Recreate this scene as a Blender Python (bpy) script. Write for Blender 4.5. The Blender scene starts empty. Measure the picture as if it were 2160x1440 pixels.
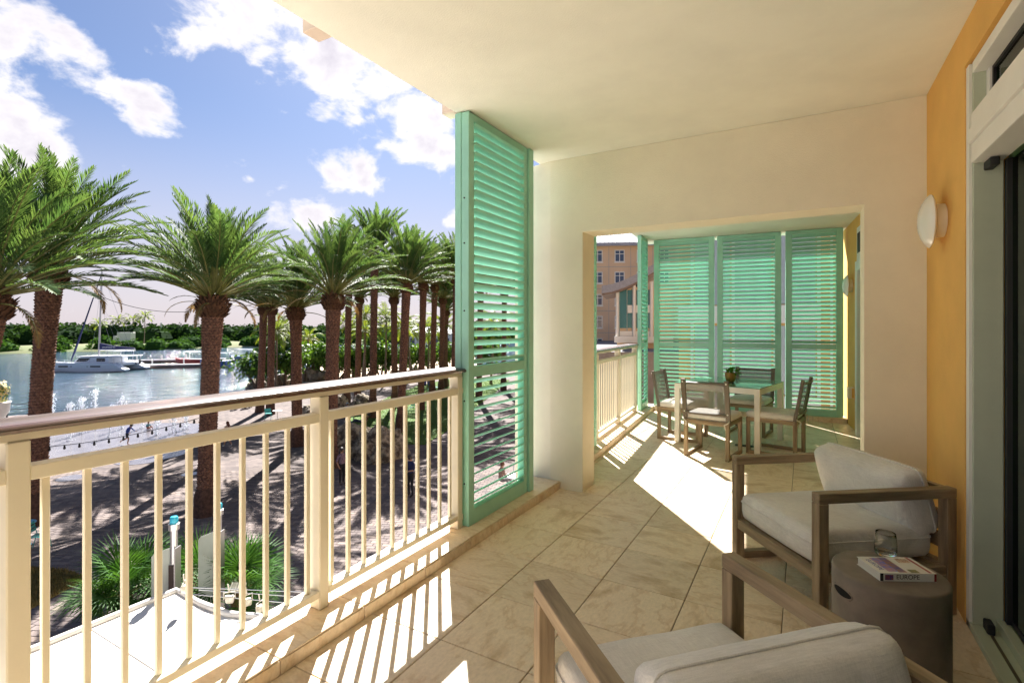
import bpy, bmesh, math, random
from mathutils import Vector, Matrix, noise as mnoise
R = math.radians
random.seed(7)
scene = bpy.context.scene
COL = scene.collection

# ------------------------------------------------------------------ camera
FPX, CX, CY, EYE = 1076.0, 1080.0, 687.0, 1.40       # photo pixels (2160 wide), eye height over the balcony floor
YAW = math.atan(616.0 / 1076.0)
cam_d = bpy.data.cameras.new('camera')
cam = bpy.data.objects.new('camera', cam_d)
COL.objects.link(cam)
cam.location = (0, 0, EYE)
cam.rotation_euler = (R(90), 0, YAW)
cam_d.sensor_width = 36.0
cam_d.lens = 36.0 * FPX / 2160.0
cam_d.shift_y = -(720.0 - CY) / 2160.0
cam_d.clip_start = 0.05
cam_d.clip_end = 4000.0
scene.camera = cam

FW = Vector((-math.sin(YAW), math.cos(YAW), 0)); RT = Vector((math.cos(YAW), math.sin(YAW), 0)); UP = Vector((0, 0, 1))
def ray(px, py):
    return FW + RT * ((px - CX) / FPX) + UP * ((CY - py) / FPX)
def on_z(px, py, z):                # where the sight line through a pixel meets a level
    d = ray(px, py); t = (z - EYE) / d.z
    return Vector((0, 0, EYE)) + d * t
def at_depth(px, py, t):            # the point at a known distance along the view axis
    return Vector((0, 0, EYE)) + ray(px, py) * t

# ------------------------------------------------------------------ sun and sky
SUN_EL = R(43.6)
SUN_AZ = Vector((-0.616, 0.788, 0)).normalized()
S = Vector((SUN_AZ.x * math.cos(SUN_EL), SUN_AZ.y * math.cos(SUN_EL), math.sin(SUN_EL)))
sun_d = bpy.data.lights.new('sun', 'SUN'); sun = bpy.data.objects.new('sun', sun_d); COL.objects.link(sun)
sun_d.energy = 4.6; sun_d.angle = R(0.53); sun_d.color = (1.0, 0.955, 0.895)
sun.rotation_euler = (-S).to_track_quat('-Z', 'Y').to_euler()
sun.location = S * 60
EXPOSURE = 2.2

world = bpy.data.worlds.new('World'); scene.world = world; world.use_nodes = True
def build_world():
    nt = world.node_tree; nt.nodes.clear(); L = nt.links
    N = nt.nodes.new
    out = N('ShaderNodeOutputWorld'); bg = N('ShaderNodeBackground'); bg.inputs['Strength'].default_value = 0.05
    sky = N('ShaderNodeTexSky'); sky.sky_type = 'NISHITA'; sky.sun_disc = False
    sky.sun_elevation = SUN_EL; sky.sun_rotation = math.atan2(S.x, S.y)
    sky.air_density = 1.0; sky.dust_density = 0.7; sky.ozone_density = 1.6; sky.altitude = 0
    tc = N('ShaderNodeTexCoord')
    D = tc.outputs['Generated']
    def math_(op, a, b=None, c=None, clamp=False):
        n = N('ShaderNodeMath'); n.operation = op; n.use_clamp = clamp
        for i, v in enumerate((a, b, c)):
            if v is None: continue
            if isinstance(v, (int, float)): n.inputs[i].default_value = v
            else: L.new(v, n.inputs[i])
        return n.outputs[0]
    def dot(vec, c):
        n = N('ShaderNodeVectorMath'); n.operation = 'DOT_PRODUCT'; L.new(vec, n.inputs[0]); n.inputs[1].default_value = c
        return n.outputs['Value']
    # big clouds where they stand in the sky: (pixel x, y, half width, half height, weight)
    blobs = [(0, 60, 140, 130, 1.5), (100, 120, 120, 95, 1.4), (10, 180, 150, 70, 1.3), (20, 290, 180, 95, 1.5), (130, 330, 95, 55, .95),
             (160, 235, 60, 42, .7), (300, 228, 95, 52, 1.1), (230, 295, 22, 20, .5),
             (560, 40, 200, 125, 1.45), (690, 80, 200, 105, 1.5), (800, 155, 120, 75, 1.3), (480, 5, 120, 60, 1.0),
             (685, 232, 45, 32, .9), (755, 225, 45, 40, .85), (870, 275, 135, 85, 1.3), (960, 320, 80, 70, 1.0), (735, 355, 80, 65, 1.15),
             (640, 440, 90, 48, 1.15), (600, 400, 40, 25, .7), (525, 378, 22, 14, .5), (960, 455, 30, 30, .7),
             (1180, -260, 330, 240, .9), (-420, 120, 260, 130, .9), (-700, 380, 230, 90, .8), (2000, 180, 260, 120, .9), (1500, 330, 200, 90, .8)]
    best = None
    for (px, py, hw, hh, w) in blobs:
        c = ray(px, py).normalized()
        ex = ray(px + hw, py).normalized() - c; ey = ray(px, py - hh).normalized() - c
        ex.z = 0
        A = ex / ex.length_squared; B = ey / ey.length_squared
        dx = math_('ADD', dot(D, A), -c.dot(A)); dy = math_('ADD', dot(D, B), -c.dot(B))
        q = math_('ADD', math_('MULTIPLY', dx, dx), math_('MULTIPLY', dy, dy))
        v = math_('SUBTRACT', w, math_('MULTIPLY', q, 0.9))
        # only the half of the sky that the cloud is in
        best = v if best is None else math_('SMOOTH_MAX', best, v, 0.25)
    best = math_('MAXIMUM', best, -0.75)
    mp = N('ShaderNodeMapping'); mp.inputs['Scale'].default_value = (1, 1, 1.5); L.new(D, mp.inputs['Vector'])
    n1 = N('ShaderNodeTexNoise'); n1.inputs['Scale'].default_value = 11.0; n1.inputs['Detail'].default_value = 10.0; n1.inputs['Roughness'].default_value = 0.58
    n1.inputs['Distortion'].default_value = 0.2
    L.new(mp.outputs[0], n1.inputs['Vector'])
    n2 = N('ShaderNodeTexNoise'); n2.inputs['Scale'].default_value = 6.0; n2.inputs['Detail'].default_value = 6.0; n2.inputs['Roughness'].default_value = 0.55
    L.new(mp.outputs[0], n2.inputs['Vector'])
    dens = math_('ADD', best, math_('MULTIPLY_ADD', n1.outputs['Fac'], 6.4, -3.45))
    mr = N('ShaderNodeMapRange'); mr.interpolation_type = 'SMOOTHSTEP'
    mr.inputs['From Min'].default_value = 0.0; mr.inputs['From Max'].default_value = 1.1
    L.new(dens, mr.inputs['Value'])
    mask = mr.outputs[0]
    # haze of thin cloud towards the horizon
    sep = N('ShaderNodeSeparateXYZ'); L.new(D, sep.inputs[0])
    hz = N('ShaderNodeMapRange'); hz.interpolation_type = 'SMOOTHSTEP'
    hz.inputs['From Min'].default_value = 0.02; hz.inputs['From Max'].default_value = 0.38; hz.inputs['To Min'].default_value = 0.80; hz.inputs['To Max'].default_value = 0.0
    L.new(sep.outputs['Z'], hz.inputs['Value'])
    # cloud body: dense cores greyer, thin rims bright
    core = N('ShaderNodeMapRange'); core.inputs['From Min'].default_value = 0.6; core.inputs['From Max'].default_value = 2.3
    L.new(math_('ADD', dens, math_('MULTIPLY_ADD', n2.outputs['Fac'], 2.2, -1.2)), core.inputs['Value'])
    cr = N('ShaderNodeMix'); cr.data_type = 'RGBA'; cr.inputs['A'].default_value = (5.0, 4.85, 4.95, 1); cr.inputs['B'].default_value = (3.6, 3.4, 3.8, 1)
    L.new(core.outputs[0], cr.inputs['Factor'])
    m0 = N('ShaderNodeMix'); m0.data_type = 'RGBA'; m0.inputs['B'].default_value = (3.6, 3.2, 3.5, 1)
    gain = N('ShaderNodeMix'); gain.data_type = 'RGBA'; gain.blend_type = 'MULTIPLY'; gain.inputs['Factor'].default_value = 1.0
    gain.inputs['B'].default_value = (0.365, 0.405, 0.495, 1)
    L.new(sky.outputs[0], gain.inputs['A'])
    L.new(hz.outputs[0], m0.inputs['Factor']); L.new(gain.outputs['Result'], m0.inputs['A'])
    m1 = N('ShaderNodeMix'); m1.data_type = 'RGBA'
    L.new(mask, m1.inputs['Factor']); L.new(m0.outputs['Result'], m1.inputs['A']); L.new(cr.outputs['Result'], m1.inputs['B'])
    L.new(m1.outputs['Result'], bg.inputs['Color']); L.new(bg.outputs[0], out.inputs['Surface'])
build_world()
scene.view_settings.view_transform = 'Standard'; scene.view_settings.look = 'None'
scene.view_settings.exposure = EXPOSURE; scene.view_settings.gamma = 1.0
scene.view_settings.use_curve_mapping = False
scene.render.engine = 'CYCLES'
scene.cycles.use_denoising = True
scene.cycles.max_bounces = 14; scene.cycles.diffuse_bounces = 10; scene.cycles.transparent_max_bounces = 24
scene.cycles.caustics_reflective = False; scene.cycles.caustics_refractive = False
scene.cycles.sample_clamp_indirect = 6.0
world.cycles.sampling_method = 'MANUAL'; world.cycles.sample_map_resolution = 512

# ------------------------------------------------------------------ materials
MATS = {}
def lin(c):
    return tuple((v / 12.92 if v <= 0.04045 else ((v + 0.055) / 1.055) ** 2.4) for v in (x / 255.0 for x in c))
def mat(name, col, rough=0.6, var=0.12, scale=6.0, bump=0.0, bscale=60.0, metal=0.0, col2=None, detail=5.0, stretch=None,
        spec=0.5, trans=0.0, sub=None, coords='Object', perobj=0.0, coat=0.0, lo=0.35, hi=0.65, bdist=0.01):
    if name in MATS: return MATS[name]
    m = bpy.data.materials.new(name); m.use_nodes = True; MATS[name] = m
    nt = m.node_tree; N = nt.nodes.new; L = nt.links
    b = nt.nodes['Principled BSDF']
    b.inputs['Roughness'].default_value = rough; b.inputs['Metallic'].default_value = metal
    b.inputs['Specular IOR Level'].default_value = spec
    b.inputs['Coat Weight'].default_value = coat
    if trans: b.inputs['Transmission Weight'].default_value = trans
    tc = N('ShaderNodeTexCoord'); vec = tc.outputs[coords]
    if stretch or perobj:
        mp = N('ShaderNodeMapping'); L.new(vec, mp.inputs['Vector'])
        if stretch: mp.inputs['Scale'].default_value = stretch
        if perobj:
            oi = N('ShaderNodeObjectInfo'); mu = N('ShaderNodeMath'); mu.operation = 'MULTIPLY'; mu.inputs[1].default_value = 97.0
            L.new(oi.outputs['Random'], mu.inputs[0]); L.new(mu.outputs[0], mp.inputs['Location'])
        vec = mp.outputs[0]
    no = N('ShaderNodeTexNoise'); no.inputs['Scale'].default_value = scale; no.inputs['Detail'].default_value = detail
    no.inputs['Roughness'].default_value = 0.6
    L.new(vec, no.inputs['Vector'])
    if col2 is None: col2 = tuple(max(0, c * (1 - 2.2 * var)) for c in col)
    rp = N('ShaderNodeMapRange'); rp.inputs['From Min'].default_value = lo; rp.inputs['From Max'].default_value = hi
    L.new(no.outputs['Fac'], rp.inputs['Value'])
    mx = N('ShaderNodeMix'); mx.data_type = 'RGBA'
    mx.inputs['A'].default_value = (*col2, 1); mx.inputs['B'].default_value = (*col, 1)
    L.new(rp.outputs[0], mx.inputs['Factor'])
    csock = mx.outputs['Result']
    if perobj:
        hs = N('ShaderNodeHueSaturation'); ma = N('ShaderNodeMapRange')
        ma.inputs['To Min'].default_value = 1 - perobj; ma.inputs['To Max'].default_value = 1 + perobj
        L.new(oi.outputs['Random'], ma.inputs['Value']); L.new(ma.outputs[0], hs.inputs['Value']); L.new(csock, hs.inputs['Color'])
        csock = hs.outputs[0]
    L.new(csock, b.inputs['Base Color'])
    if bump:
        n2 = N('ShaderNodeTexNoise'); n2.inputs['Scale'].default_value = bscale; n2.inputs['Detail'].default_value = 4.0
        L.new(vec, n2.inputs['Vector'])
        bp = N('ShaderNodeBump'); bp.inputs['Strength'].default_value = bump; bp.inputs['Distance'].default_value = bdist
        L.new(n2.outputs['Fac'], bp.inputs['Height']); L.new(bp.outputs[0], b.inputs['Normal'])
    return m
def leaf_mat(name, col, col2, trans=0.35, scale=1.5, rough=0.55, perobj=0.15, spec=0.3):
    m = mat(name, col, rough=rough, spec=spec, col2=col2, scale=scale, perobj=perobj)
    nt = m.node_tree; b = nt.nodes['Principled BSDF']; L = nt.links
    tr = nt.nodes.new('ShaderNodeBsdfTranslucent'); ms = nt.nodes.new('ShaderNodeMixShader'); ms.inputs[0].default_value = trans
    src = b.inputs['Base Color'].links[0].from_socket
    g = nt.nodes.new('ShaderNodeMix'); g.data_type = 'RGBA'; g.blend_type = 'MULTIPLY'; g.inputs['Factor'].default_value = 1.0
    g.inputs['B'].default_value = (1.5, 1.35, 0.7, 1)
    L.new(src, g.inputs['A']); L.new(g.outputs['Result'], tr.inputs['Color'])
    L.new(b.outputs[0], ms.inputs[1]); L.new(tr.outputs[0], ms.inputs[2])
    L.new(ms.outputs[0], nt.nodes['Material Output'].inputs['Surface'])
    return m

# ------------------------------------------------------------------ mesh helpers
class MB:
    def __init__(s): s.v = []; s.f = []; s.m = []
    def add(s, vs, fs, mi=0):
        o = len(s.v); s.v += [tuple(v) for v in vs]; s.f += [tuple(i + o for i in f) for f in fs]; s.m += [mi] * len(fs)
    def box(s, x0, x1, y0, y1, z0, z1, mi=0):
        s.add([(x0, y0, z0), (x1, y0, z0), (x1, y1, z0), (x0, y1, z0), (x0, y0, z1), (x1, y0, z1), (x1, y1, z1), (x0, y1, z1)],
              [(3, 2, 1, 0), (4, 5, 6, 7), (0, 1, 5, 4), (1, 2, 6, 5), (2, 3, 7, 6), (3, 0, 4, 7)], mi)
    def obox(s, c, ax, ay, az, mi=0):      # centre and three half-axes
        c = Vector(c); ax, ay, az = Vector(ax), Vector(ay), Vector(az)
        vs = [c + ax * i + ay * j + az * k for k in (-1, 1) for (i, j) in ((-1, -1), (1, -1), (1, 1), (-1, 1))]
        s.add(vs, [(3, 2, 1, 0), (4, 5, 6, 7), (0, 1, 5, 4), (1, 2, 6, 5), (2, 3, 7, 6), (3, 0, 4, 7)], mi)
    def bar(s, a, b, w, h=None, mi=0, up=(0, 0, 1)):
        a, b = Vector(a), Vector(b); d = b - a; l = d.length
        if l < 1e-6: return
        d.normalize(); up = Vector(up)
        if abs(d.dot(up)) > .98: up = Vector((1, 0, 0))
        sx = d.cross(up).normalized(); sz = sx.cross(d)
        s.obox((a + b) / 2, d * l / 2, sx * w / 2, sz * (h or w) / 2, mi)
    def tube(s, pts, rad, n=8, cap=True, mi=0):
        pts = [Vector(p) for p in pts]
        if isinstance(rad, (int, float)): rad = [rad] * len(pts)
        o = len(s.v); ref = Vector((0, 0, 1)); prev = None
        for i, p in enumerate(pts):
            d = (pts[min(i + 1, len(pts) - 1)] - pts[max(i - 1, 0)])
            d = d.normalized() if d.length > 1e-9 else Vector((0, 0, 1))
            if prev is None:
                a = d.cross(Vector((1, 0, 0)) if abs(d.x) < .9 else Vector((0, 1, 0))).normalized()
            else:
                a = (prev - d * prev.dot(d)); a = a.normalized() if a.length > 1e-6 else d.orthogonal().normalized()
            prev = a; b = d.cross(a)
            for k in range(n):
                t = 2 * math.pi * k / n
                s.v.append(tuple(p + (a * math.cos(t) + b * math.sin(t)) * rad[i]))
        fs = []
        for i in range(len(pts) - 1):
            for k in range(n):
                k2 = (k + 1) % n
                fs.append((o + i * n + k, o + i * n + k2, o + (i + 1) * n + k2, o + (i + 1) * n + k))
        if cap:
            fs.append(tuple(o + k for k in range(n - 1, -1, -1))); fs.append(tuple(o + (len(pts) - 1) * n + k for k in range(n)))
        s.f += fs; s.m += [mi] * len(fs)
    def lathe(s, prof, n=24, c=(0, 0, 0), mi=0, axis=None):
        o = len(s.v); c = Vector(c)
        for (r, z) in prof:
            for k in range(n):
                t = 2 * math.pi * k / n
                p = Vector((r * math.cos(t), r * math.sin(t), z))
                if axis: p = axis @ p
                s.v.append(tuple(c + p))
        fs = []
        for i in range(len(prof) - 1):
            for k in range(n):
                k2 = (k + 1) % n
                fs.append((o + i * n + k, o + i * n + k2, o + (i + 1) * n + k2, o + (i + 1) * n + k))
        if prof[0][0] > 1e-5: fs.append(tuple(o + k for k in range(n - 1, -1, -1)))
        if prof[-1][0] > 1e-5: fs.append(tuple(o + (len(prof) - 1) * n + k for k in range(n)))
        s.f += fs; s.m += [mi] * len(fs)
    def prism(s, poly, z0, z1, mi=0, f=None):      # polygon in (a, b), extruded; f maps (a, b, z) to a point
        f = f or (lambda a, b, z: (a, b, z)); n = len(poly)
        s.add([f(a, b, z0) for a, b in poly] + [f(a, b, z1) for a, b in poly],
              [tuple(range(n - 1, -1, -1)), tuple(range(n, 2 * n))] + [(i, (i + 1) % n, n + (i + 1) % n, n + i) for i in range(n)], mi)
    def xform(s, mtx):
        s.v = [tuple(mtx @ Vector(v)) for v in s.v]; return s
    def mesh(s, name, smooth=None, bevel=0.0, seg=1):
        me = bpy.data.meshes.new(name); me.from_pydata(s.v, [], s.f); me.update()
        if s.m and any(s.m): me.polygons.foreach_set('material_index', s.m)
        bm = bmesh.new(); bm.from_mesh(me)
        bmesh.ops.recalc_face_normals(bm, faces=bm.faces)
        if bevel:
            es = [e for e in bm.edges if len(e.link_faces) == 2 and e.calc_face_angle(0) > 0.6]
            bmesh.ops.bevel(bm, geom=es, offset=bevel, segments=seg, affect='EDGES', profile=0.6)
        if smooth is not None:
            for f in bm.faces: f.smooth = True
            for e in bm.edges: e.smooth = not (len(e.link_faces) == 2 and e.calc_face_angle(0) > smooth)
        bm.to_mesh(me); bm.free()
        return me
def ob(name, data, m=None, parent=None, loc=None, rot=None, smooth=None, bevel=0.0, seg=1):
    if isinstance(data, MB): data = data.mesh(name, smooth, bevel, seg)
    if m is not None and data is not None and not data.materials:
        for mm in (m if isinstance(m, (list, tuple)) else [m]): data.materials.append(mm)
    o = bpy.data.objects.new(name, data); COL.objects.link(o)
    if parent: o.parent = parent
    if loc is not None: o.location = loc
    if rot is not None: o.rotation_euler = rot
    return o
def tag(o, label=None, cat=None, group=None, kind=None):
    if label: o['label'] = label
    if cat: o['category'] = cat
    if group: o['group'] = group
    if kind: o['kind'] = kind
    return o
def thing(name, label, cat, loc=(0, 0, 0), rz=0.0, group=None):
    o = bpy.data.objects.new(name, None); COL.objects.link(o); o.location = loc; o.rotation_euler = (0, 0, rz); o.empty_display_size = .2
    return tag(o, label, cat, group)
def struct(name, data, m, **k):
    return tag(ob(name, data, m, **k), kind='structure')
def copy_tree(o, parent=None):
    c = o.copy(); COL.objects.link(c)
    if parent is not None: c.parent = parent
    for ch in list(o.children): copy_tree(ch, c)
    return c
def bx(x0, x1, y0, y1, z0, z1):
    m = MB(); m.box(x0, x1, y0, y1, z0, z1); return m
def text_mesh(s, size, depth=0.0, name='lettering'):
    cu = bpy.data.curves.new(name, 'FONT'); cu.body = s; cu.size = size; cu.extrude = depth; cu.align_x = 'CENTER'; cu.align_y = 'CENTER'
    o = bpy.data.objects.new(name, cu); COL.objects.link(o)
    dg = bpy.context.evaluated_depsgraph_get(); me = bpy.data.meshes.new_from_object(o.evaluated_get(dg))
    bpy.data.objects.remove(o); return me
def cushion(w, d, h, r=0.04, puff=0.02, nx=14, ny=14, nz=5, seed=0):
    bm = bmesh.new(); grid = {}
    def key(i, j, k): return (i, j, k)
    def vert(i, j, k):
        kk = (i, j, k)
        if kk in grid: return grid[kk]
        # cosine spacing bunches the loops at the rims
        fx = -math.cos(math.pi * i / nx) * .5 * (1) ; fy = -math.cos(math.pi * j / ny) * .5; fz = -math.cos(math.pi * k / nz) * .5
        p = Vector((fx * w, fy * d, fz * h)); q = Vector((max(-w/2 + r, min(w/2 - r, p.x)), max(-d/2 + r, min(d/2 - r, p.y)), max(-h/2 + r, min(h/2 - r, p.z))))
        o = p - q
        if o.length > 1e-6: p = q + o.normalized() * min(r, o.length if min(abs(o.x), abs(o.y)) < 1e-6 and abs(o.z) < 1e-6 else r)
        gx = 1 - (2 * fx) ** 2; gy = 1 - (2 * fy) ** 2
        p.z += (1 if fz > 0 else -1) * puff * (gx * gy) ** .5 * abs(2 * fz)
        n = mnoise.noise(Vector((p.x * 5 + seed, p.y * 5, p.z * 5)))
        p += Vector((0, 0, 1)) * n * .006 * (1 if fz > 0 else .3)
        p.x += mnoise.noise(Vector((p.y * 6, p.z * 9 + seed, 3.1))) * .004; p.y += mnoise.noise(Vector((p.x * 6, p.z * 9, 7.7 + seed))) * .004
        grid[kk] = bm.verts.new(p); return grid[kk]
    def quad(a, b, c, e):
        try: bm.faces.new((a, b, c, e))
        except ValueError: pass
    for i in range(nx):
        for j in range(ny):
            for k in (0, nz): quad(vert(i, j, k), vert(i+1, j, k), vert(i+1, j+1, k), vert(i, j+1, k))
    for i in range(nx):
        for k in range(nz):
            for j in (0, ny): quad(vert(i, j, k), vert(i+1, j, k), vert(i+1, j, k+1), vert(i, j, k+1))
    for j in range(ny):
        for k in range(nz):
            for i in (0, nx): quad(vert(i, j, k), vert(i, j+1, k), vert(i, j+1, k+1), vert(i, j, k+1))
    bmesh.ops.recalc_face_normals(bm, faces=bm.faces)
    for f in bm.faces: f.smooth = True
    me = bpy.data.meshes.new('cushion'); bm.to_mesh(me); bm.free(); return me
def piping(w, d, z, r=0.004, corner=0.035):
    pts = []
    for (sx, sy, a0) in ((1, 1, 0), (-1, 1, 90), (-1, -1, 180), (1, -1, 270)):
        for a in (0, 30, 60, 90):
            t = R(a0 + a); pts.append((sx * (w/2 - corner) + corner * math.cos(t), sy * (d/2 - corner) + corner * math.sin(t), z))
    pts.append(pts[0]); m = MB(); m.tube(pts, r, 6, cap=False); return m
# ------------------------------------------------------------------ materials of the balcony
M_cream = mat('cream_paint', (.80, .74, .59), rough=.42, var=.04, scale=3, bump=.05, bscale=180)
M_ceil = mat('ceiling_paint', (.84, .825, .71), rough=.85, var=.045, scale=1.6, bump=.45, bscale=140, bdist=.004)
M_wall = mat('wall_plaster', (.85, .79, .63), rough=.85, var=.045, scale=1.8, bump=.55, bscale=160, bdist=.005)
M_yellow = mat('ochre_plaster', (.78, .45, .12), rough=.8, var=.06, scale=2.0, bump=.3, bscale=150, bdist=.005)
M_green = mat('green_paint', (.35, .70, .56), rough=.40, var=.07, scale=2.5, bump=.04, bscale=120)
M_white = mat('white_paint', (.78, .77, .72), rough=.4, var=.03, scale=3)
M_alu = mat('aluminium_paint', (.50, .55, .42), rough=.35, var=.05, scale=4)
M_black = mat('black_rubber', (.012, .012, .012), rough=.6, var=.1)
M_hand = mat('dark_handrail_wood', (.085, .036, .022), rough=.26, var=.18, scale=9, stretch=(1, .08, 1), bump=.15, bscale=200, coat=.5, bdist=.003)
M_hand_top = mat('sunlit_top_varnish', (.12, .075, .062), rough=.36, var=.22, scale=16, stretch=(1, .08, 1), bump=.2, bscale=200, coat=.25, bdist=.003)  # handrail top face: sunlight and sky sheen put into a paler colour
M_grout = mat('grout', (.30, .245, .175), rough=.95, var=.15, scale=20)
M_pink = mat('fascia_paint', (.66, .54, .44), rough=.7, var=.05)

def tile_mat():
    m = bpy.data.materials.new('stone_tile'); m.use_nodes = True; nt = m.node_tree; N = nt.nodes.new; L = nt.links
    b = nt.nodes['Principled BSDF']; b.inputs['Roughness'].default_value = .42; b.inputs['Specular IOR Level'].default_value = .4
    tc = N('ShaderNodeTexCoord'); oi = N('ShaderNodeObjectInfo'); mp = N('ShaderNodeMapping')
    mu = N('ShaderNodeMath'); mu.operation = 'MULTIPLY'; mu.inputs[1].default_value = 61.0
    L.new(oi.outputs['Random'], mu.inputs[0]); L.new(mu.outputs[0], mp.inputs['Location']); L.new(tc.outputs['Object'], mp.inputs['Vector'])
    mp.inputs['Scale'].default_value = (1, 1.8, 1)
    big = N('ShaderNodeTexNoise'); big.inputs['Scale'].default_value = 2.6; big.inputs['Detail'].default_value = 9; big.inputs['Distortion'].default_value = .35; big.inputs['Roughness'].default_value = .6
    L.new(mp.outputs[0], big.inputs['Vector'])
    fine = N('ShaderNodeTexNoise'); fine.inputs['Scale'].default_value = 38; fine.inputs['Detail'].default_value = 6; fine.inputs['Roughness'].default_value = .7
    L.new(mp.outputs[0], fine.inputs['Vector'])
    r = N('ShaderNodeValToRGB'); e = r.color_ramp.elements
    e[0].position = .32; e[0].color = (.56, .40, .23, 1)
    e[1].position = .68; e[1].color = (.75, .62, .445, 1)
    for p, c in ((.41, (.69, .54, .36, 1)), (.46, (.78, .645, .47, 1)), (.54, (.75, .61, .435, 1)), (.57, (.66, .50, .32, 1)), (.60, (.77, .635, .46, 1))):
        x = e.new(p); x.color = c
    L.new(big.outputs['Fac'], r.inputs['Fac'])
    f2 = N('ShaderNodeMapRange'); f2.inputs['From Min'].default_value = .38; f2.inputs['From Max'].default_value = .62; f2.inputs['To Min'].default_value = .90; f2.inputs['To Max'].default_value = 1.04
    L.new(fine.outputs['Fac'], f2.inputs['Value'])
    pv = N('ShaderNodeMapRange'); pv.inputs['To Min'].default_value = .92; pv.inputs['To Max'].default_value = 1.06; L.new(oi.outputs['Random'], pv.inputs['Value'])
    mm = N('ShaderNodeMath'); mm.operation = 'MULTIPLY'; L.new(f2.outputs[0], mm.inputs[0]); L.new(pv.outputs[0], mm.inputs[1])
    vm = N('ShaderNodeVectorMath'); vm.operation = 'SCALE'; L.new(r.outputs[0], vm.inputs[0]); L.new(mm.outputs[0], vm.inputs['Scale'])
    L.new(vm.outputs[0], b.inputs['Base Color'])
    bp = N('ShaderNodeBump'); bp.inputs['Strength'].default_value = .18; bp.inputs['Distance'].default_value = .004
    L.new(fine.outputs['Fac'], bp.inputs['Height']); L.new(bp.outputs[0], b.inputs['Normal'])
    return m
M_tile = tile_mat()

# second bay of the balcony is turned a little: local x across (n), local y along (s)
B2 = R(4.62)
NV = Vector((math.cos(B2), math.sin(B2), 0)); DV = Vector((-math.sin(B2), math.cos(B2), 0))
def b2(n, s, z=0.0): return NV * n + DV * s + Vector((0, 0, z))

# ------------------------------------------------------------------ floor with single tiles
def poly_slab(name, pts, z0, z1, m):
    mb = MB(); mb.prism([(p[0], p[1]) for p in pts], z0, z1); return struct(name, mb, m)
floor = poly_slab('balcony_floor', [(-2.13, -3.2), (.95, -3.2), (.95, 4.3), b2(1.6, 9.0), b2(-1.72, 9.0), (-2.13, 4.3)], -.30, -.008, M_grout)
TS = .44
tm = bx(-TS/2 + .0022, TS/2 - .0022, -TS/2 + .0022, TS/2 - .0022, -.008, 0).mesh('tile', bevel=.002); tm.materials.append(M_tile)
xl = [-1.85 + TS * k for k in range(6)]
for k in range(-5, 18):
    y = 1.82 + TS * (k + .5)
    for x in xl + [xl[-1] + TS * 1, xl[0] - TS]:
        cx = x + TS / 2
        if x < -2.0 and y < 4.3: continue
        n = Vector((cx, y, 0)).dot(NV); s = Vector((cx, y, 0)).dot(DV)
        if y > 4.2 and (n < -1.72 or n > 1.5 or s > 8.9): continue
        if y <= 4.2 and cx > .95: continue
        ob('tile', tm, None, floor, (cx, y, 0), (0, 0, random.choice((0, 1, 2, 3)) * math.pi / 2))

# tiled kerb under the railing: each piece of stone on its own
def kerb(name, loc, rz, y0, y1, x0, x1, z=.068):
    o = struct(name, bx(x0 + .006, x1 - .006, y0, y1, -.006, z - .008), M_grout, loc=loc, rot=(0, 0, rz))
    L_ = .44; n = int(round((y1 - y0) / L_)); L_ = (y1 - y0) / n
    top = bx(x0, x1, -L_/2 + .002, L_/2 - .002, z - .008, z).mesh('tile', bevel=.002); top.materials.append(M_tile)
    ris = bx(x1 - .006, x1 + .004, -L_/2 + .002, L_/2 - .002, .001, z - .0095).mesh('tile', bevel=.0015); ris.materials.append(M_tile)
    for i in range(n):
        yy = y0 + (i + .5) * L_
        ob('tile', top, None, o, (0, yy, 0)); ob('tile', ris, None, o, (0, yy, 0))
    return o
kerb('balcony_kerb', (0, 0, 0), 0, -3.2, 4.02, -2.13, -1.824)
kerb('balcony_kerb', (0, 0, 0), B2, 4.25, 8.66, -1.74, -1.478)
kerb('balcony_kerb', b2(0, 0), B2 - R(90), -1.7, 1.25, -8.92, -8.645) if False else None
_k = struct('balcony_kerb', bx(-1.74, 1.245, 8.655, 8.92, -.006, .06), M_grout, rot=(0, 0, B2))
_tm = bx(-.21, .21, 8.647, 8.92, .06, .068).mesh('tile', bevel=.002); _tm.materials.append(M_tile)
_rm = bx(-.21, .21, 8.643, 8.655, .001, .0585).mesh('tile', bevel=.0015); _rm.materials.append(M_tile)
for i in range(7):
    ob('tile', _tm, None, _k, (-1.52 + .4243 * i, 0, 0)); ob('tile', _rm, None, _k, (-1.52 + .4243 * i, 0, 0))

# ------------------------------------------------------------------ ceiling and walls
poly_slab('ceiling', [(-2.03, -3.2), (1.3, -3.2), (1.3, 4.2), b2(1.9, 9.15), b2(-1.69, 9.15), (-2.03, 4.29)], 2.83, 3.12, M_ceil)
for i, (y, lab) in enumerate(((1.66, 'small square pinkish bracket under the roof edge beside open sky'), (2.77, 'small square pinkish bracket at the roof edge above the tall louvred shutter'))):
    t = tag(ob('roof_bracket', bx(-2.135, -2.034, y, y + .10, 2.834, 2.93), M_pink, bevel=.004), lab, 'bracket', 'brackets along the roof edge')
w = MB()
w.prism([(-1.617, 4.02), (-1.617, 4.29), (-2.32, 4.29), (-2.32, 4.11), (-1.916, 4.02)], -.006, 2.828)
w.box(.34, .69, 4.02, 4.29, -.006, 2.828)
w.box(-1.617, .34, 4.0205, 4.2895, 2.19, 2.828)
tag(ob('partition_wall', w, M_wall), 'cream plaster wall across the balcony with a wide square opening', 'wall')
w = MB()
w.box(.66, .95, 3.158, 4.019, -.006, 2.828)
w.box(.66, .95, -3.2, 3.158, 2.625, 2.828)
tag(ob('house_wall', w, M_yellow), 'ochre yellow house wall carrying a lamp beside the glass sliding door', 'wall')
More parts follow.
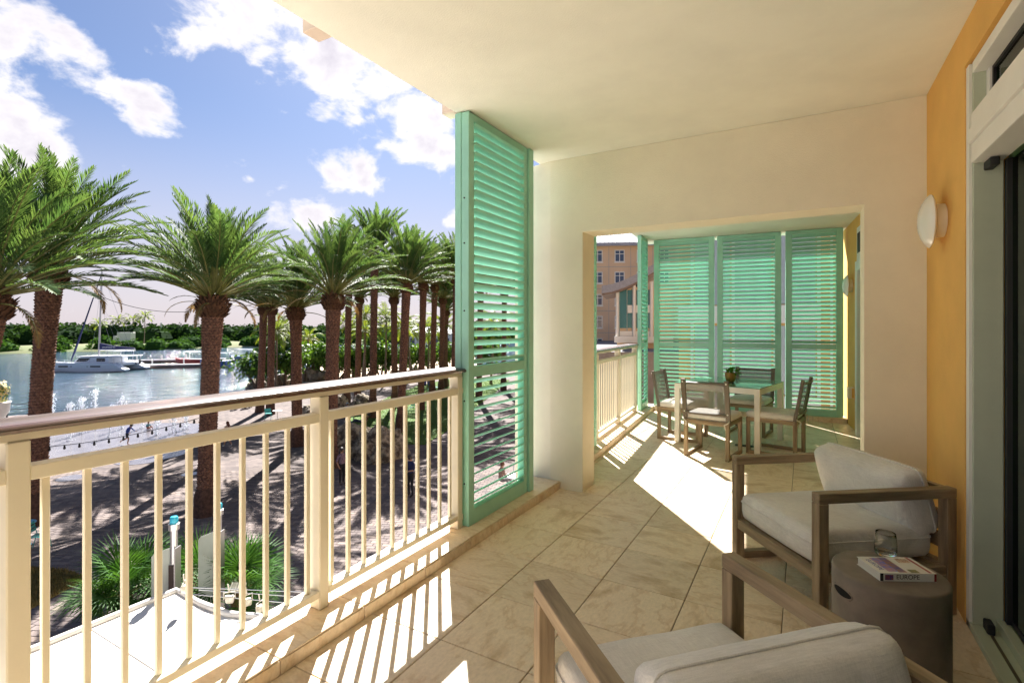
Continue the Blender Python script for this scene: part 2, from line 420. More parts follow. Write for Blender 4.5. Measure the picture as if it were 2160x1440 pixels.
w = MB(); w.box(1.247, 1.5, 4.3, 6.0, -.006, 2.828); w.box(1.247, 1.5, 7.8, 9.05, -.006, 2.828); w.box(1.247, 1.5, 6.0, 7.8, 2.66, 2.828)
tag(ob('house_wall', w, M_yellow, rot=(0, 0, B2)), 'ochre yellow house wall behind the dining set', 'wall')

# ------------------------------------------------------------------ railings
HAND = None
def railing(label, loc, rz, y0, y1, posts, end, start=None):
    t = thing('balcony_railing', label, 'railing', loc, rz, 'balcony railings')
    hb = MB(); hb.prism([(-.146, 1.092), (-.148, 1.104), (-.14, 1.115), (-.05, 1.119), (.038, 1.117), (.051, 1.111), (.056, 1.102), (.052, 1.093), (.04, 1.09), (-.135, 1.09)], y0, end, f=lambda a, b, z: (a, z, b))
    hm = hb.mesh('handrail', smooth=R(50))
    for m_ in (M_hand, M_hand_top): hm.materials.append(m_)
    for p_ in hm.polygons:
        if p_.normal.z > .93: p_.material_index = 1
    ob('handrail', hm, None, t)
    ob('top_rail', bx(-.03, .03, y0, y1, 1.068, 1.0895), M_cream, t)
    pm = bx(-.036, .036, -.027, .027, .0685, 1.0675).mesh('post', bevel=.004); pm.materials.append(M_cream)
    bm_ = bx(-.0095, .0095, -.0095, .0095, .1585, .9475).mesh('baluster', bevel=.0015); bm_.materials.append(M_cream)
    for p in posts: ob('post', pm, None, t, (0, p + .027, 0))
    segs = [(posts[i] + .054, posts[i + 1]) for i in range(len(posts) - 1)]
    if start is not None: segs.insert(0, (start, posts[0]))
    for a, b in segs:
        ob('middle_rail', bx(-.022, .0345, a, b, .948, .99), M_cream, t, bevel=.002)
        ob('bottom_rail', bx(-.03, .0345, a, b, .127, .158), M_cream, t, bevel=.002)
        n = max(2, int(round((b - a) / .1025))); st = (b - a) / n if (b - a) < .9 else (b - a - .085) / (n - 1)
        n = n if (b - a) > .9 else n - 1
        for i in range(n):
            ob('baluster', bm_, None, t, (0, a + (.0425 if (b - a) > .9 else st) + st * i, 0))
    return t
rl = railing('cream metal railing with dark wooden handrail overlooking the palms', (-2.0, 0, 0), 0, -3.1, 2.775, [-2.737, -1.644, -.551, .543, 1.623, 2.72], 2.84)
ob('wall_bracket', bx(-.022, .03, 2.7745, 2.86, .952, .986), M_cream, rl); ob('wall_bracket', bx(-.022, .03, 2.7745, 2.86, .11, .15), M_cream, rl)
railing('cream metal railing with dark handrail beside the dining set', b2(-1.66, 0), B2, 4.32, 8.06, [4.7, 5.8, 6.9, 8.0], 8.11, start=4.3)

# ------------------------------------------------------------------ louvred shutters
LOUV = {}
def louver_mesh(wd):
    k = round(wd, 3)
    if k in LOUV: return LOUV[k]
    c, th, a = .095, .0125, R(26)
    sec = []
    for i in range(12):
        p = 2 * math.pi * i / 12; y = c / 2 * math.cos(p); z = th / 2 * math.sin(p) * (1.0 if abs(math.cos(p)) < .9 else 1.1)
        # local +y is outdoors: that edge hangs lower
        sec.append((y * math.cos(a) + z * math.sin(a), -y * math.sin(a) + z * math.cos(a)))
    m = MB(); m.prism(sec, .0, wd, f=lambda p, q, zz: (zz, p, q))
    me = m.mesh('louver', smooth=R(60)); me.materials.append(M_green); LOUV[k] = me; return me
def shutter(label, loc, rz, wd, z0=.069, z1=2.822, sw=(.085, .085), post=False, near_post=None):
    """local x along the width, local +y outdoors"""
    t = thing('louvred_shutter', label, 'shutter', loc, rz, 'green louvred shutters')
    a, b = sw
    ob('stile', bx(0, a, -.03, .03, z0, z1), M_green, t, bevel=.003)
    ob('stile', bx(wd - b, wd, -.03, .03, z0, z1), M_green, t, bevel=.003)
    ob('rail', bx(a, wd - b, -.028, .028, z0, z0 + .10), M_green, t)
    ob('rail', bx(a, wd - b, -.028, .028, z1 - .05, z1), M_green, t)
    ob('rail', bx(a, wd - b, -.028, .028, 1.055, 1.125), M_green, t)
    lm = louver_mesh(wd - a - b - .002)
    for (q0, q1) in ((z0 + .10, 1.055), (1.125, z1 - .05)):
        n = int(round((q1 - q0) / .0625)); st = (q1 - q0) / n
        for i in range(n): ob('louver', lm, None, t, (a + .001, 0, q0 + st * (i + .5)))
    sc = MB()
    for zz in (.35, .9, 1.5, 1.95, 2.25): sc.lathe([(.006, 0), (.006, .003), (.003, .004)], 8, c=(0, -.0, zz), axis=Matrix.Rotation(R(-90), 3, 'Y'))
    ob('screw', sc, M_black, t, (0, .005, 0)).__setitem__('kind', 'stuff')
    return t
# bay one: along the railing line, seen from indoors; local x = +Y world, local +y = -X world
sh = shutter('tall green louvred shutter standing at the end of the railing', (-1.956, 2.788, 0), R(90), .82, sw=(.066, .05))
ob('end_post', bx(-.004, .062, -.0, .05, .0685, 2.8225).xform(Matrix.Translation((0, .0305, 0))), M_green, sh, bevel=.003)
ob('guide_channel', bx(.832, .905, -.045, .045, .0685, 2.8225), M_green, sh, bevel=.003)
# bay two: one against the partition, one beside the far railing end, three across the end
shutter('green louvred shutter folded against the back of the partition, seen as a thin edge', b2(-1.60, 4.40), B2 + R(90), 1.17, sw=(.07, .07))
shutter('narrow green louvred shutter closing the corner beside the far railing', b2(-1.60, 8.12), B2 + R(90), .56, sw=(.07, .05))
for (n0, n1, lab) in ((-1.48, -.54, 'green louvred shutter across the balcony end, in the corner beside the narrow one'),
                      (-.498, .405, 'green louvred shutter across the balcony end, between two others'),
                      (.462, 1.198, 'green louvred shutter across the balcony end, next to the ochre wall')):
    shutter(lab, b2(n0, 8.75), B2, n1 - n0)

# ------------------------------------------------------------------ sliding door
M_glass = mat('green_door_glass', (.38, .74, .42), rough=.02, var=.0, trans=1.0, spec=.5)
def _pane():
    nt = M_glass.node_tree; N = nt.nodes.new; tr = N('ShaderNodeBsdfTransparent'); tr.inputs['Color'].default_value = (.52, .80, .50, 1); gl = N('ShaderNodeBsdfGlossy'); gl.inputs['Roughness'].default_value = .02
    fr_ = N('ShaderNodeFresnel'); fr_.inputs['IOR'].default_value = 1.5; ms = N('ShaderNodeMixShader')
    nt.links.new(fr_.outputs[0], ms.inputs[0]); nt.links.new(tr.outputs[0], ms.inputs[1]); nt.links.new(gl.outputs[0], ms.inputs[2]); nt.links.new(ms.outputs[0], nt.nodes['Material Output'].inputs['Surface'])
_pane()
sd = thing('sliding_door', 'glass sliding door with white aluminium frame and transom window in the ochre wall', 'door', (.66, 3.155, 0))
fr = MB(); fr.box(.015, .12, -.065, -.001, .032, 2.61)
ob('jamb', fr, M_alu, sd, bevel=.002)
ob('jamb', bx(.004, .0145, -.05, -.001, .0, 2.61), M_white, sd)
h = MB(); h.box(.008, .12, -6.3, -.0655, 2.145, 2.235); h.box(-.004, .12, -6.3, -.0655, 2.236, 2.30); h.box(.008, .12, -6.3, -.0655, 2.301, 2.375)
ob('header', h, M_white, sd, bevel=.002)
h = MB(); h.box(.012, .12, -6.3, -.0655, 2.56, 2.61); h.box(.06, .12, -.11, -.066, 2.376, 2.559)
ob('transom_frame', h, M_white, sd, bevel=.002)
g = MB(); g.box(.07, .095, -6.2, -.111, 2.376, 2.392); g.box(.07, .095, -6.2, -.111, 2.545, 2.559); g.box(.07, .095, -.128, -.111, 2.392, 2.545)
ob('gasket', g, M_black, sd)
ob('transom_pane', bx(.080, .088, -6.2, -.129, 2.393, 2.544), M_glass, sd)
s_ = MB(); s_.box(.004, .12, -6.3, -.002, -.004, .030)
ob('sill', s_, M_alu, sd, bevel=.002)
s_ = MB(); s_.box(.095, .135, -6.3, -.067, .0305, .075); ob('sill_rail', s_, M_alu, sd, bevel=.002)
s_ = MB(); s_.box(.055, .066, -6.3, -.10, .0305, .034); ob('track', s_, mat('track_dark', (.10, .085, .05), rough=.5), sd)
s_ = MB(); s_.box(.044, .072, -.15, -.085, .0345, .080); ob('door_stop', s_, M_black, sd, bevel=.004)
s_ = MB(); s_.box(.05, .085, -.16, -.068, 2.105, 2.144); ob('door_stop', s_, M_black, sd, bevel=.004)
g = MB(); g.box(.122, .150, -.10, -.068, .076, 2.144); g.box(.137, .150, -6.2, -.10, .076, .10)
ob('gasket', g, M_black, sd)
ob('pane', bx(.140, .148, -6.2, -.101, .101, 2.14), M_glass, sd)
ob('glass_liner', bx(.152, .288, -.05, -.001, .0, 2.61), mat('pale_liner_paint', (.45, .60, .36), rough=.5), sd)  # pale liner added behind the pane to lighten the dark glass
# the room behind the glass
M_room = mat('room_paint', (.55, .60, .45), rough=.9, var=.04)
rm = MB()
rm.box(.96, 4.2, -3.2, 3.3, -.30, -.01); rm.box(.96, 4.2, -3.2, 3.3, 2.70, 2.82); rm.box(4.2, 4.3, -3.2, 3.3, -.3, 2.82); rm.box(.96, 4.2, 3.3, 3.4, -.3, 2.82); rm.box(.96, 4.2, -3.3, -3.2, -.3, 2.82)
struct('room', rm, M_room)
cu = MB(); pts = []
for i in range(60):
    y = 2.0 + 1.0 * i / 59; pts.append((.87 + .02 * math.sin(i * .9), y + .08))
for i in range(59):
    (x0, y0), (x1, y1) = pts[i], pts[i + 1]; cu.add([(x0, y0, .01), (x1, y1, .01), (x1, y1, 2.6), (x0, y0, 2.6)], [(0, 1, 2, 3)])
tag(ob('curtain', cu, mat('curtain_cloth', (.62, .72, .50), rough=.9), smooth=R(80)), 'pale green curtain hanging behind the sliding door glass', 'curtain')

# door of the second bay
d2 = thing('glass_door', 'white framed door with small transom in the ochre wall by the dining set', 'door', b2(1.247, 7.82), B2)
ob('jamb', bx(-.045, -.001, -.11, 0, .0, 2.22), M_white, d2, bevel=.003)
ob('jamb', bx(-.045, -.001, -1.8, -1.69, .0, 2.22), M_white, d2, bevel=.003)
ob('header', bx(-.045, -.001, -1.69, -.11, 2.10, 2.22), M_white, d2, bevel=.003)
ob('pane', bx(.03, .04, -1.69, -.11, .02, 2.10), M_glass, d2)
ob('transom_frame', bx(-.03, -.001, -1.8, -.03, 2.225, 2.65), M_white, d2, bevel=.003)
ob('transom_pane', bx(-.036, -.0305, -1.7, -.10, 2.32, 2.57), M_black, d2)

# ------------------------------------------------------------------ lamps
M_opal = mat('opal_glass', (.80, .78, .72), rough=.12, var=.01, coat=.6)
def sconce(label, loc, rz):
    t = thing('wall_lamp', label, 'lamp', loc, rz, 'wall lamps')
    ax = Matrix.Rotation(R(-90), 3, 'Y')      # lathe axis along local -x
    b = MB(); b.lathe([(.09, 0.001), (.09, .042), (.084, .046)], 32, axis=ax); ob('base', b, M_cream, t, smooth=R(40))
    b = MB(); b.lathe([(.082, .0465), (.132, .052), (.143, .057), (.145, .062), (.141, .068), (.122, .084), (.095, .098), (.06, .109), (.025, .115), (0, .116)], 40, axis=ax)
    ob('shade', b, M_opal, t, smooth=R(50)); return t
sconce('white dome wall lamp on the ochre wall beside the sliding door', (.66, 3.57, 1.972), 0)
sconce('white dome wall lamp on the ochre wall behind the dining set', b2(1.247, 8.32, 1.95), B2)
ot = thing('outlet_box', 'small ochre outlet cover low on the wall by the end shutter', 'outlet', b2(1.247, 8.2, .42), B2)
ob('cover', bx(-.07, -.001, -.05, .05, 0, .15), M_cream, ot, bevel=.006); ob('hinge', bx(-.03, -.001, -.058, -.051, .01, .14), M_yellow, ot)
dr = on_z(1570, 940, .0)
d = tag(ob('floor_drain', bx(-.10, .10, -.05, .05, .0005, .004), mat('drain_grate', (.02, .018, .015), rough=.5), loc=dr, rot=(0, 0, R(5))), 'dark slotted drain grate in the tiles under the dining table', 'drain')
sl = bx(-.09, .09, -.003, .003, .0042, .0065).mesh('slat'); sl.materials.append(mat('drain_bar', (.05, .045, .04), rough=.4, metal=.6))
for i in range(7): ob('slat', sl, None, d, (0, -.042 + .014 * i, 0))
# ------------------------------------------------------------------ furniture
M_teak = mat('weathered_teak', (.36, .27, .165), rough=.6, scale=30, stretch=(1, .1, 1), col2=(.17, .12, .07), bump=.35, bscale=70, bdist=.002, perobj=.05)
M_teak_x = mat('weathered_teak_cross', (.36, .27, .165), rough=.6, scale=30, stretch=(.1, 1, 1), col2=(.17, .12, .07), bump=.35, bscale=70, bdist=.002, perobj=.05)
M_teak_z = mat('weathered_teak_upright', (.36, .27, .165), rough=.6, scale=30, stretch=(1, 1, .1), col2=(.17, .12, .07), bump=.35, bscale=70, bdist=.002, perobj=.05)
def fabric_mat():
    m = mat('linen_fabric', (.76, .735, .69), rough=.92, var=.07, scale=3.5, spec=.15)
    nt = m.node_tree; N = nt.nodes.new; L = nt.links; b = nt.nodes['Principled BSDF']
    b.inputs['Sheen Weight'].default_value = .25
    tc = N('ShaderNodeTexCoord')
    outs = []
    for st in ((1, .06, 1), (.06, 1, .3)):
        mp = N('ShaderNodeMapping'); mp.inputs['Scale'].default_value = st; L.new(tc.outputs['Object'], mp.inputs['Vector'])
        n = N('ShaderNodeTexNoise'); n.inputs['Scale'].default_value = 420; n.inputs['Detail'].default_value = 2; L.new(mp.outputs[0], n.inputs['Vector']); outs.append(n.outputs['Fac'])
    ad = N('ShaderNodeMath'); ad.operation = 'ADD'; L.new(outs[0], ad.inputs[0]); L.new(outs[1], ad.inputs[1])
    wr = N('ShaderNodeTexNoise'); wr.inputs['Scale'].default_value = 9; wr.inputs['Detail'].default_value = 3; wr.inputs['Distortion'].default_value = 1.0; L.new(tc.outputs['Object'], wr.inputs['Vector'])
    b1 = N('ShaderNodeBump'); b1.inputs['Strength'].default_value = .35; b1.inputs['Distance'].default_value = .03; L.new(wr.outputs['Fac'], b1.inputs['Height'])
    bp = N('ShaderNodeBump'); bp.inputs['Strength'].default_value = .3; bp.inputs['Distance'].default_value = .002
    L.new(ad.outputs[0], bp.inputs['Height']); L.new(b1.outputs[0], bp.inputs['Normal']); L.new(bp.outputs[0], b.inputs['Normal'])
    # weave also shows in the colour
    src = b.inputs['Base Color'].links[0].from_socket
    mr = N('ShaderNodeMapRange'); mr.inputs['From Min'].default_value = .75; mr.inputs['From Max'].default_value = 1.25; mr.inputs['To Min'].default_value = .89; mr.inputs['To Max'].default_value = 1.07
    L.new(ad.outputs[0], mr.inputs['Value'])
    vm = N('ShaderNodeVectorMath'); vm.operation = 'SCALE'; L.new(src, vm.inputs[0]); L.new(mr.outputs[0], vm.inputs['Scale']); L.new(vm.outputs[0], b.inputs['Base Color'])
    return m
M_fab = fabric_mat()

def armchair(label, loc, rz):
    """faces local +y; 0.74 wide, 0.73 deep"""
    t = thing('armchair', label, 'armchair', (loc[0], loc[1], 0), rz, 'teak armchairs with grey cushions')
    W, D, H, e = .37, .365, .612, .052
    for sx in (-1, 1):
        x0, x1 = sorted((sx * W, sx * (W - e)))
        ob('leg', bx(x0, x1, D - e, D, .0, H - .048), M_teak_z, t, bevel=.003)
        ob('leg', bx(x0, x1, -D, -D + e, .0, H - .048), M_teak_z, t, bevel=.003)
        ob('arm', bx(x0, x1, -D, D, H - .0475, H), M_teak, t, bevel=.003)
        ob('bottom_rail', bx(x0 + .004, x1 - .004, -D + e, D - e, .0, .04), M_teak, t, bevel=.002)
        ob('side_rail', bx(x0 + .006, x1 - .006, -D + e, D - e, .19, .235), M_teak, t, bevel=.002)
    a = W - e
    ob('front_rail', bx(-a, a, D - .045, D - .005, .185, .24), M_teak_x, t, bevel=.002)
    ob('back_rail', bx(-a, a, -D + .005, -D + .045, .185, .24), M_teak_x, t, bevel=.002)
    sl = bx(-a, a, -.04, .04, .215, .2345).mesh('slat', bevel=.002); sl.materials.append(M_teak_x)
    for i in range(5): ob('slat', sl, None, t, (0, -.25 + .125 * i, 0))
    bs = bx(-a, a, -D + .008, -D + .034, -.035, .035).mesh('back_slat', bevel=.002); bs.materials.append(M_teak_x)
    for z in (.34, .455, .575): ob('back_slat', bs, None, t, (0, 0, z))
    c = ob('seat_cushion', cushion(.625, .66, .15, r=.045, puff=.014, seed=rz), M_fab, t, (0, .025, .325))
    ob('piping', piping(.627, .662, .03, .0035, .045), M_fab, c, smooth=1.0)
    b = ob('back_cushion', cushion(.635, .34, .15, r=.045, puff=.03, seed=rz + 9), M_fab, t, (0, -.235, .52), (R(73), 0, 0))
    ob('piping', piping(.637, .342, .03, .0035, .045), M_fab, b, smooth=1.0)
    return t
armchair('teak armchair with grey cushions in the corner by the wall lamp', (.131, 3.297), R(126.9))
armchair('teak armchair with grey cushions, its back turned, across from the one by the wall', (-.208, 1.416), R(45.9))

# concrete drum table
M_conc = mat('cast_concrete', (.23, .185, .145), rough=.62, col2=(.14, .11, .085), scale=5, bump=.25, bscale=40, bdist=.003, perobj=0)
ST = (.285, 2.442, 0); SR, SH = .188, .45
st = thing('drum_table', 'round brown concrete drum table between the armchairs', 'side table', ST)
b = MB(); b.lathe([(SR - .012, 0), (SR, .012), (SR, SH - .008), (SR - .003, SH - .003), (SR - .008, SH), (SR - .07, SH + .0005), (0, SH + .0005)], 96)
me = b.mesh('drum', smooth=R(35)); drum = ob('drum', me, M_conc, st)
def slot(a):
    m = MB(); n = 14
    for i in range(n):      # a rounded slot sunk into the side, bent round the drum
        pass
    cut = []
    return m
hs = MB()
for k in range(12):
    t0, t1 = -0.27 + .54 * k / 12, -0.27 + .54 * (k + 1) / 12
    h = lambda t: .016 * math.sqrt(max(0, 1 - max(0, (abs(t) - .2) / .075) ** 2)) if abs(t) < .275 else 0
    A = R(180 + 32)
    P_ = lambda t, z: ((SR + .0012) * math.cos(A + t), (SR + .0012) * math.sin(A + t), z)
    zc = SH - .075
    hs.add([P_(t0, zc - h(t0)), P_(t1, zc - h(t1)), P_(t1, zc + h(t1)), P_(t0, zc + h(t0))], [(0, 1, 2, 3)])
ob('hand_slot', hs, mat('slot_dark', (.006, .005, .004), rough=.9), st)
hs = MB(); pts = []
for k in range(33):
    q = 2 * math.pi * k / 32; t_ = .27 * math.cos(q); z_ = .018 * math.sin(q)
    pts.append(((SR + .001) * math.cos(A + t_), (SR + .001) * math.sin(A + t_), zc + z_))
hs.tube(pts, .0028, 6, cap=False); ob('slot_rim', hs, M_conc, st, smooth=1.0)

# tumbler
M_clear = mat('clear_glass', (.95, .97, .96), rough=.0, var=0, trans=1.0)
tb = on_z(1868, 1170, SH); tz = SH + .0012
g = MB(); g.lathe([(0, .0), (.030, .0), (.036, .004), (.0395, .02), (.040, .045), (.0375, .075), (.0355, .092), (.0350, .0925), (.0345, .092), (.0365, .075), (.039, .045), (.038, .022), (.034, .013), (0, .011)], 40)
tag(ob('tumbler', g, M_clear, loc=(tb.x, tb.y, tz), smooth=R(50)), 'empty clear glass tumbler on the drum table', 'glass')

# guide book
c0 = on_z(1856, 1225, SH); c1 = on_z(1975, 1227, SH)
dirb = (c1 - c0); blen = .205; ang = math.atan2(dirb.y, dirb.x)
bk = thing('guide_book', 'thick paperback guide book with Europe on its spine lying on the drum table', 'book', (c0.x, c0.y, SH + .001), ang)
BW, BD, BH = dirb.length, .135, .030
M_paper = mat('book_pages', (.72, .68, .58), rough=.9, scale=300, stretch=(.02, .02, 4), var=.1)
M_cover = mat('book_cover', (.74, .74, .68), rough=.25, var=.02, coat=.3)
ob('pages', bx(.003, BW - .003, .003, BD - .004, .0016, BH - .0016), M_paper, bk)
cv = MB(); cv.box(0, BW, 0, BD, 0, .0015); cv.box(0, BW, 0, BD, BH - .0015, BH); cv.box(0, BW, -.0012, .0004, 0, BH); ob('cover', cv, M_cover, bk)
def patch(name, x0, x1, y0, y1, col, top=True, z=.0004, col2=None, sc=60):
    mb = bx(x0, x1, y0, y1, BH + z - .0003, BH + z) if top else bx(x0, x1, -.0012 - z, -.0012, y0, y1)
    o = ob(name, mb, mat('print_' + '_'.join('%d' % int(c * 99) for c in col), col, rough=.3, col2=col2, scale=sc), bk); return o
patch('printed_band', .0, .012, .001, BH - .001, (.01, .01, .015), False); patch('printed_band', BW - .008, BW, .001, BH - .001, (.25, .02, .02), False)
patch('printed_picture', .018, .048, .005, BH - .006, (.30, .08, .05), False, col2=(.02, .04, .22), sc=140)
patch('printed_picture', .040, .075, .012, BD - .01, (.03, .12, .60), col2=(.50, .22, .08), sc=45)
patch('printed_picture', .075, .105, .006, BD - .006, (.28, .12, .05), col2=(.03, .05, .28), sc=45)
patch('printed_picture', .118, .150, .004, .030, (.20, .22, .05), col2=(.05, .07, .02), sc=120)
patch('printed_band', BW - .022, BW - .012, .003, BD - .002, (.30, .02, .03))
patch('printed_picture', .130, BW - .028, BD - .05, BD - .015, (.55, .50, .35), col2=(.25, .06, .04), sc=150)
tx = text_mesh('EUROPE', .0235, .0002); tx.materials.append(mat('print_black', (.015, .012, .01), rough=.4))
o = ob('lettering', tx, None, bk, (.101, -.0016, BH / 2 + .0005), (R(90), 0, 0))
tx2 = text_mesh('EUROPE', .024, .0002); tx2.materials.append(mat('print_blue', (.03, .06, .30), rough=.4))
ob('lettering', tx2, None, bk, (.025, BD / 2, BH + .0004), (0, 0, R(-90)))

# dining table
M_wframe = mat('white_powdercoat', (.80, .77, .70), rough=.35, var=.02)
M_tglass = mat('frosted_table_glass', (.10, .30, .20), rough=.16, var=.05, scale=3, coat=.4)
TC = Vector((-.79, 6.72, 0)); TH = .72; TA = R(-12)
tt = thing('dining_table', 'square white metal dining table with green glass top', 'table', TC, TA)
hw = .485
for sx in (-1, 1):
    for sy in (-1, 1):
        x0, x1 = sorted((sx * hw, sx * (hw - .06))); y0, y1 = sorted((sy * hw, sy * (hw - .06)))
        ob('leg', bx(x0, x1, y0, y1, 0, TH - .0105), M_wframe, tt, bevel=.003)
for (x0, x1, y0, y1) in ((-hw + .06, hw - .06, hw - .045, hw - .002), (-hw + .06, hw - .06, -hw + .002, -hw + .045), (-hw + .002, -hw + .045, -hw + .06, hw - .06), (hw - .045, hw - .002, -hw + .06, hw - .06)):
    ob('apron', bx(x0, x1, y0, y1, TH - .075, TH - .0105), M_wframe, tt)
ob('glass_top', bx(-hw - .002, hw + .002, -hw - .002, hw + .002, TH - .010, TH), M_tglass, tt, bevel=.0025)

# dining chairs
M_sling = mat('grey_sling_mesh', (.16, .14, .12), rough=.7, var=.05, scale=300)
def _sling():
    nt = M_sling.node_tree; b = nt.nodes['Principled BSDF']; N = nt.nodes.new
    tr = N('ShaderNodeBsdfTransparent'); ms = N('ShaderNodeMixShader'); ms.inputs[0].default_value = .26
    nt.links.new(b.outputs[0], ms.inputs[1]); nt.links.new(tr.outputs[0], ms.inputs[2]); nt.links.new(ms.outputs[0], nt.nodes['Material Output'].inputs['Surface'])
_sling()
M_bar = mat('taupe_metal', (.13, .105, .08), rough=.45, var=.05)
M_tie = mat('white_tie', (.70, .66, .58), rough=.9)
def dining_chair(label, loc, rz):
    t = thing('dining_chair', label, 'chair', (loc[0], loc[1], 0), rz, 'dining chairs around the table')
    W, D, e, sh = .235, .25, .038, .40
    for sx in (-1, 1):
        x0, x1 = sorted((sx * W, sx * (W - e)))
        ob('leg', bx(x0, x1, D - e, D, 0, sh), M_teak_z, t, bevel=.002); ob('leg', bx(x0, x1, -D, -D + e, 0, sh), M_teak_z, t, bevel=.002)
        ob('bottom_rail', bx(x0 + .003, x1 - .003, -D + e, D - e, 0, .034), M_teak, t)
        ob('side_rail', bx(x0 + .003, x1 - .003, -D + e, D - e, sh - .045, sh - .002), M_teak, t)
        u = MB(); u.bar((sx * (W - .012), -D + .02, sh + .001), (sx * (W - .012), -D - .055, .835), .03, .045); ob('back_upright', u, M_bar, t, bevel=.002)
    a = W - e
    ob('front_rail', bx(-a, a, D - .032, D - .004, sh - .045, sh - .002), M_teak_x, t); ob('back_rail', bx(-a, a, -D + .004, -D + .032, sh - .045, sh - .002), M_teak_x, t)
    f = lambda q, z: -D + .02 - .075 * (z - sh) / .435 - .028 * (1 - (q / W) ** 2)
    for z in (.475, .80):
        m = MB(); m.tube([(q * W * .94, f(q * W, z) - .012 + .0, z) for q in [i / 5 - 1 for i in range(11)]], .011, 6); ob('back_bar', m, M_bar, t, smooth=1.0)
    m = MB(); n = 12
    for i in range(n):
        for j in range(8):
            q0, q1 = -W * .95 + 1.9 * W * i / n, -W * .95 + 1.9 * W * (i + 1) / n; z0, z1 = .455 + .365 * j / 8, .455 + .365 * (j + 1) / 8
            m.add([(q0, f(q0, z0) + .004, z0), (q1, f(q1, z0) + .004, z0), (q1, f(q1, z1) + .004, z1), (q0, f(q0, z1) + .004, z1)], [(0, 1, 2, 3)])
    ob('sling', m, M_sling, t, smooth=1.0)
    bt = MB(); bt.lathe([(.009, 0), (.008, .004), (0, .005)], 10, axis=Matrix.Rotation(R(90), 3, 'X')); bme = bt.mesh('button', smooth=1.0); bme.materials.append(M_white)
    for sx in (-1, 1):
        for z in (.485, .805): ob('button', bme, None, t, (sx * (W - .012), -D + .02 - .078 * (z - sh) / .435 - .018, z))
    c = ob('seat_cushion', cushion(.47, .48, .06, r=.026, puff=.016, seed=rz), M_fab, t, (0, .012, sh + .028))
    for sx in (-1, 1):
        m = MB(); x = sx * (W - .01); m.tube([(x, -D + .04, sh + .02), (x + sx * .015, -D - .01, sh + .015), (x, -D - .03, sh - .005), (x - sx * .03, -D - .03, sh - .02), (x - sx * .02, -D - .02, sh - .07)], .007, 6)
        ob('tie', m, M_tie, t, smooth=1.0)
    return t
dining_chair('sling-back dining chair with grey cushion on the table side facing the armchairs', (-.86, 5.93), R(-9))
dining_chair('sling-back dining chair with grey cushion between the table and the railing', (-1.32, 6.62), R(-94))
dining_chair('sling-back dining chair with grey cushion between the table and the ochre wall', (-.27, 6.36), R(80))
dining_chair('sling-back dining chair with grey cushion on the table side towards the end shutters', (-.62, 7.36), R(172))

# potted plant
pp = on_z(1541, 806, TH)
pt = thing('potted_plant', 'small leafy plant in a bronze pot on the dining table', 'plant', (pp.x, pp.y, TH + .001))
b = MB(); b.lathe([(.035, 0), (.05, .012), (.062, .05), (.065, .09), (.064, .115), (.060, .115), (.058, .10), (0, .098)], 32); ob('pot', b, mat('bronze_glaze', (.42, .24, .06), rough=.3, metal=.5, var=.1), pt, smooth=R(60))
M_herb = leaf_mat('herb_leaf', (.10, .28, .035), (.05, .17, .02), trans=.3)
rs = random.Random(3); lm = MB(); lm.add([(0, 0, 0), (.028, .022, .012), (.062, 0, .002), (.028, -.022, .012), (.03, 0, .004)], [(0, 4, 1), (1, 4, 2), (2, 4, 3), (3, 4, 0)])
lme = lm.mesh('leaf'); lme.materials.append(M_herb)
for i in range(46):
    a = rs.uniform(0, 6.28); r = rs.uniform(.0, .06); z = .11 + rs.uniform(0, .06)
    if i > 38: a = rs.uniform(-.8, .6); r = rs.uniform(.07, .10); z = rs.uniform(.05, .11)
    ob('leaf', lme, None, pt, (r * math.cos(a), r * math.sin(a), z), (rs.uniform(-.6, .6), rs.uniform(-.9, .35), a + rs.uniform(-.7, .7))).scale = (rs.uniform(.6, 1.0),) * 3
# ------------------------------------------------------------------ outdoors: ground, water, far shore
GZ, WZ = -5.7, -6.75
def gp(px, py, z=GZ): return on_z(px, py, z)

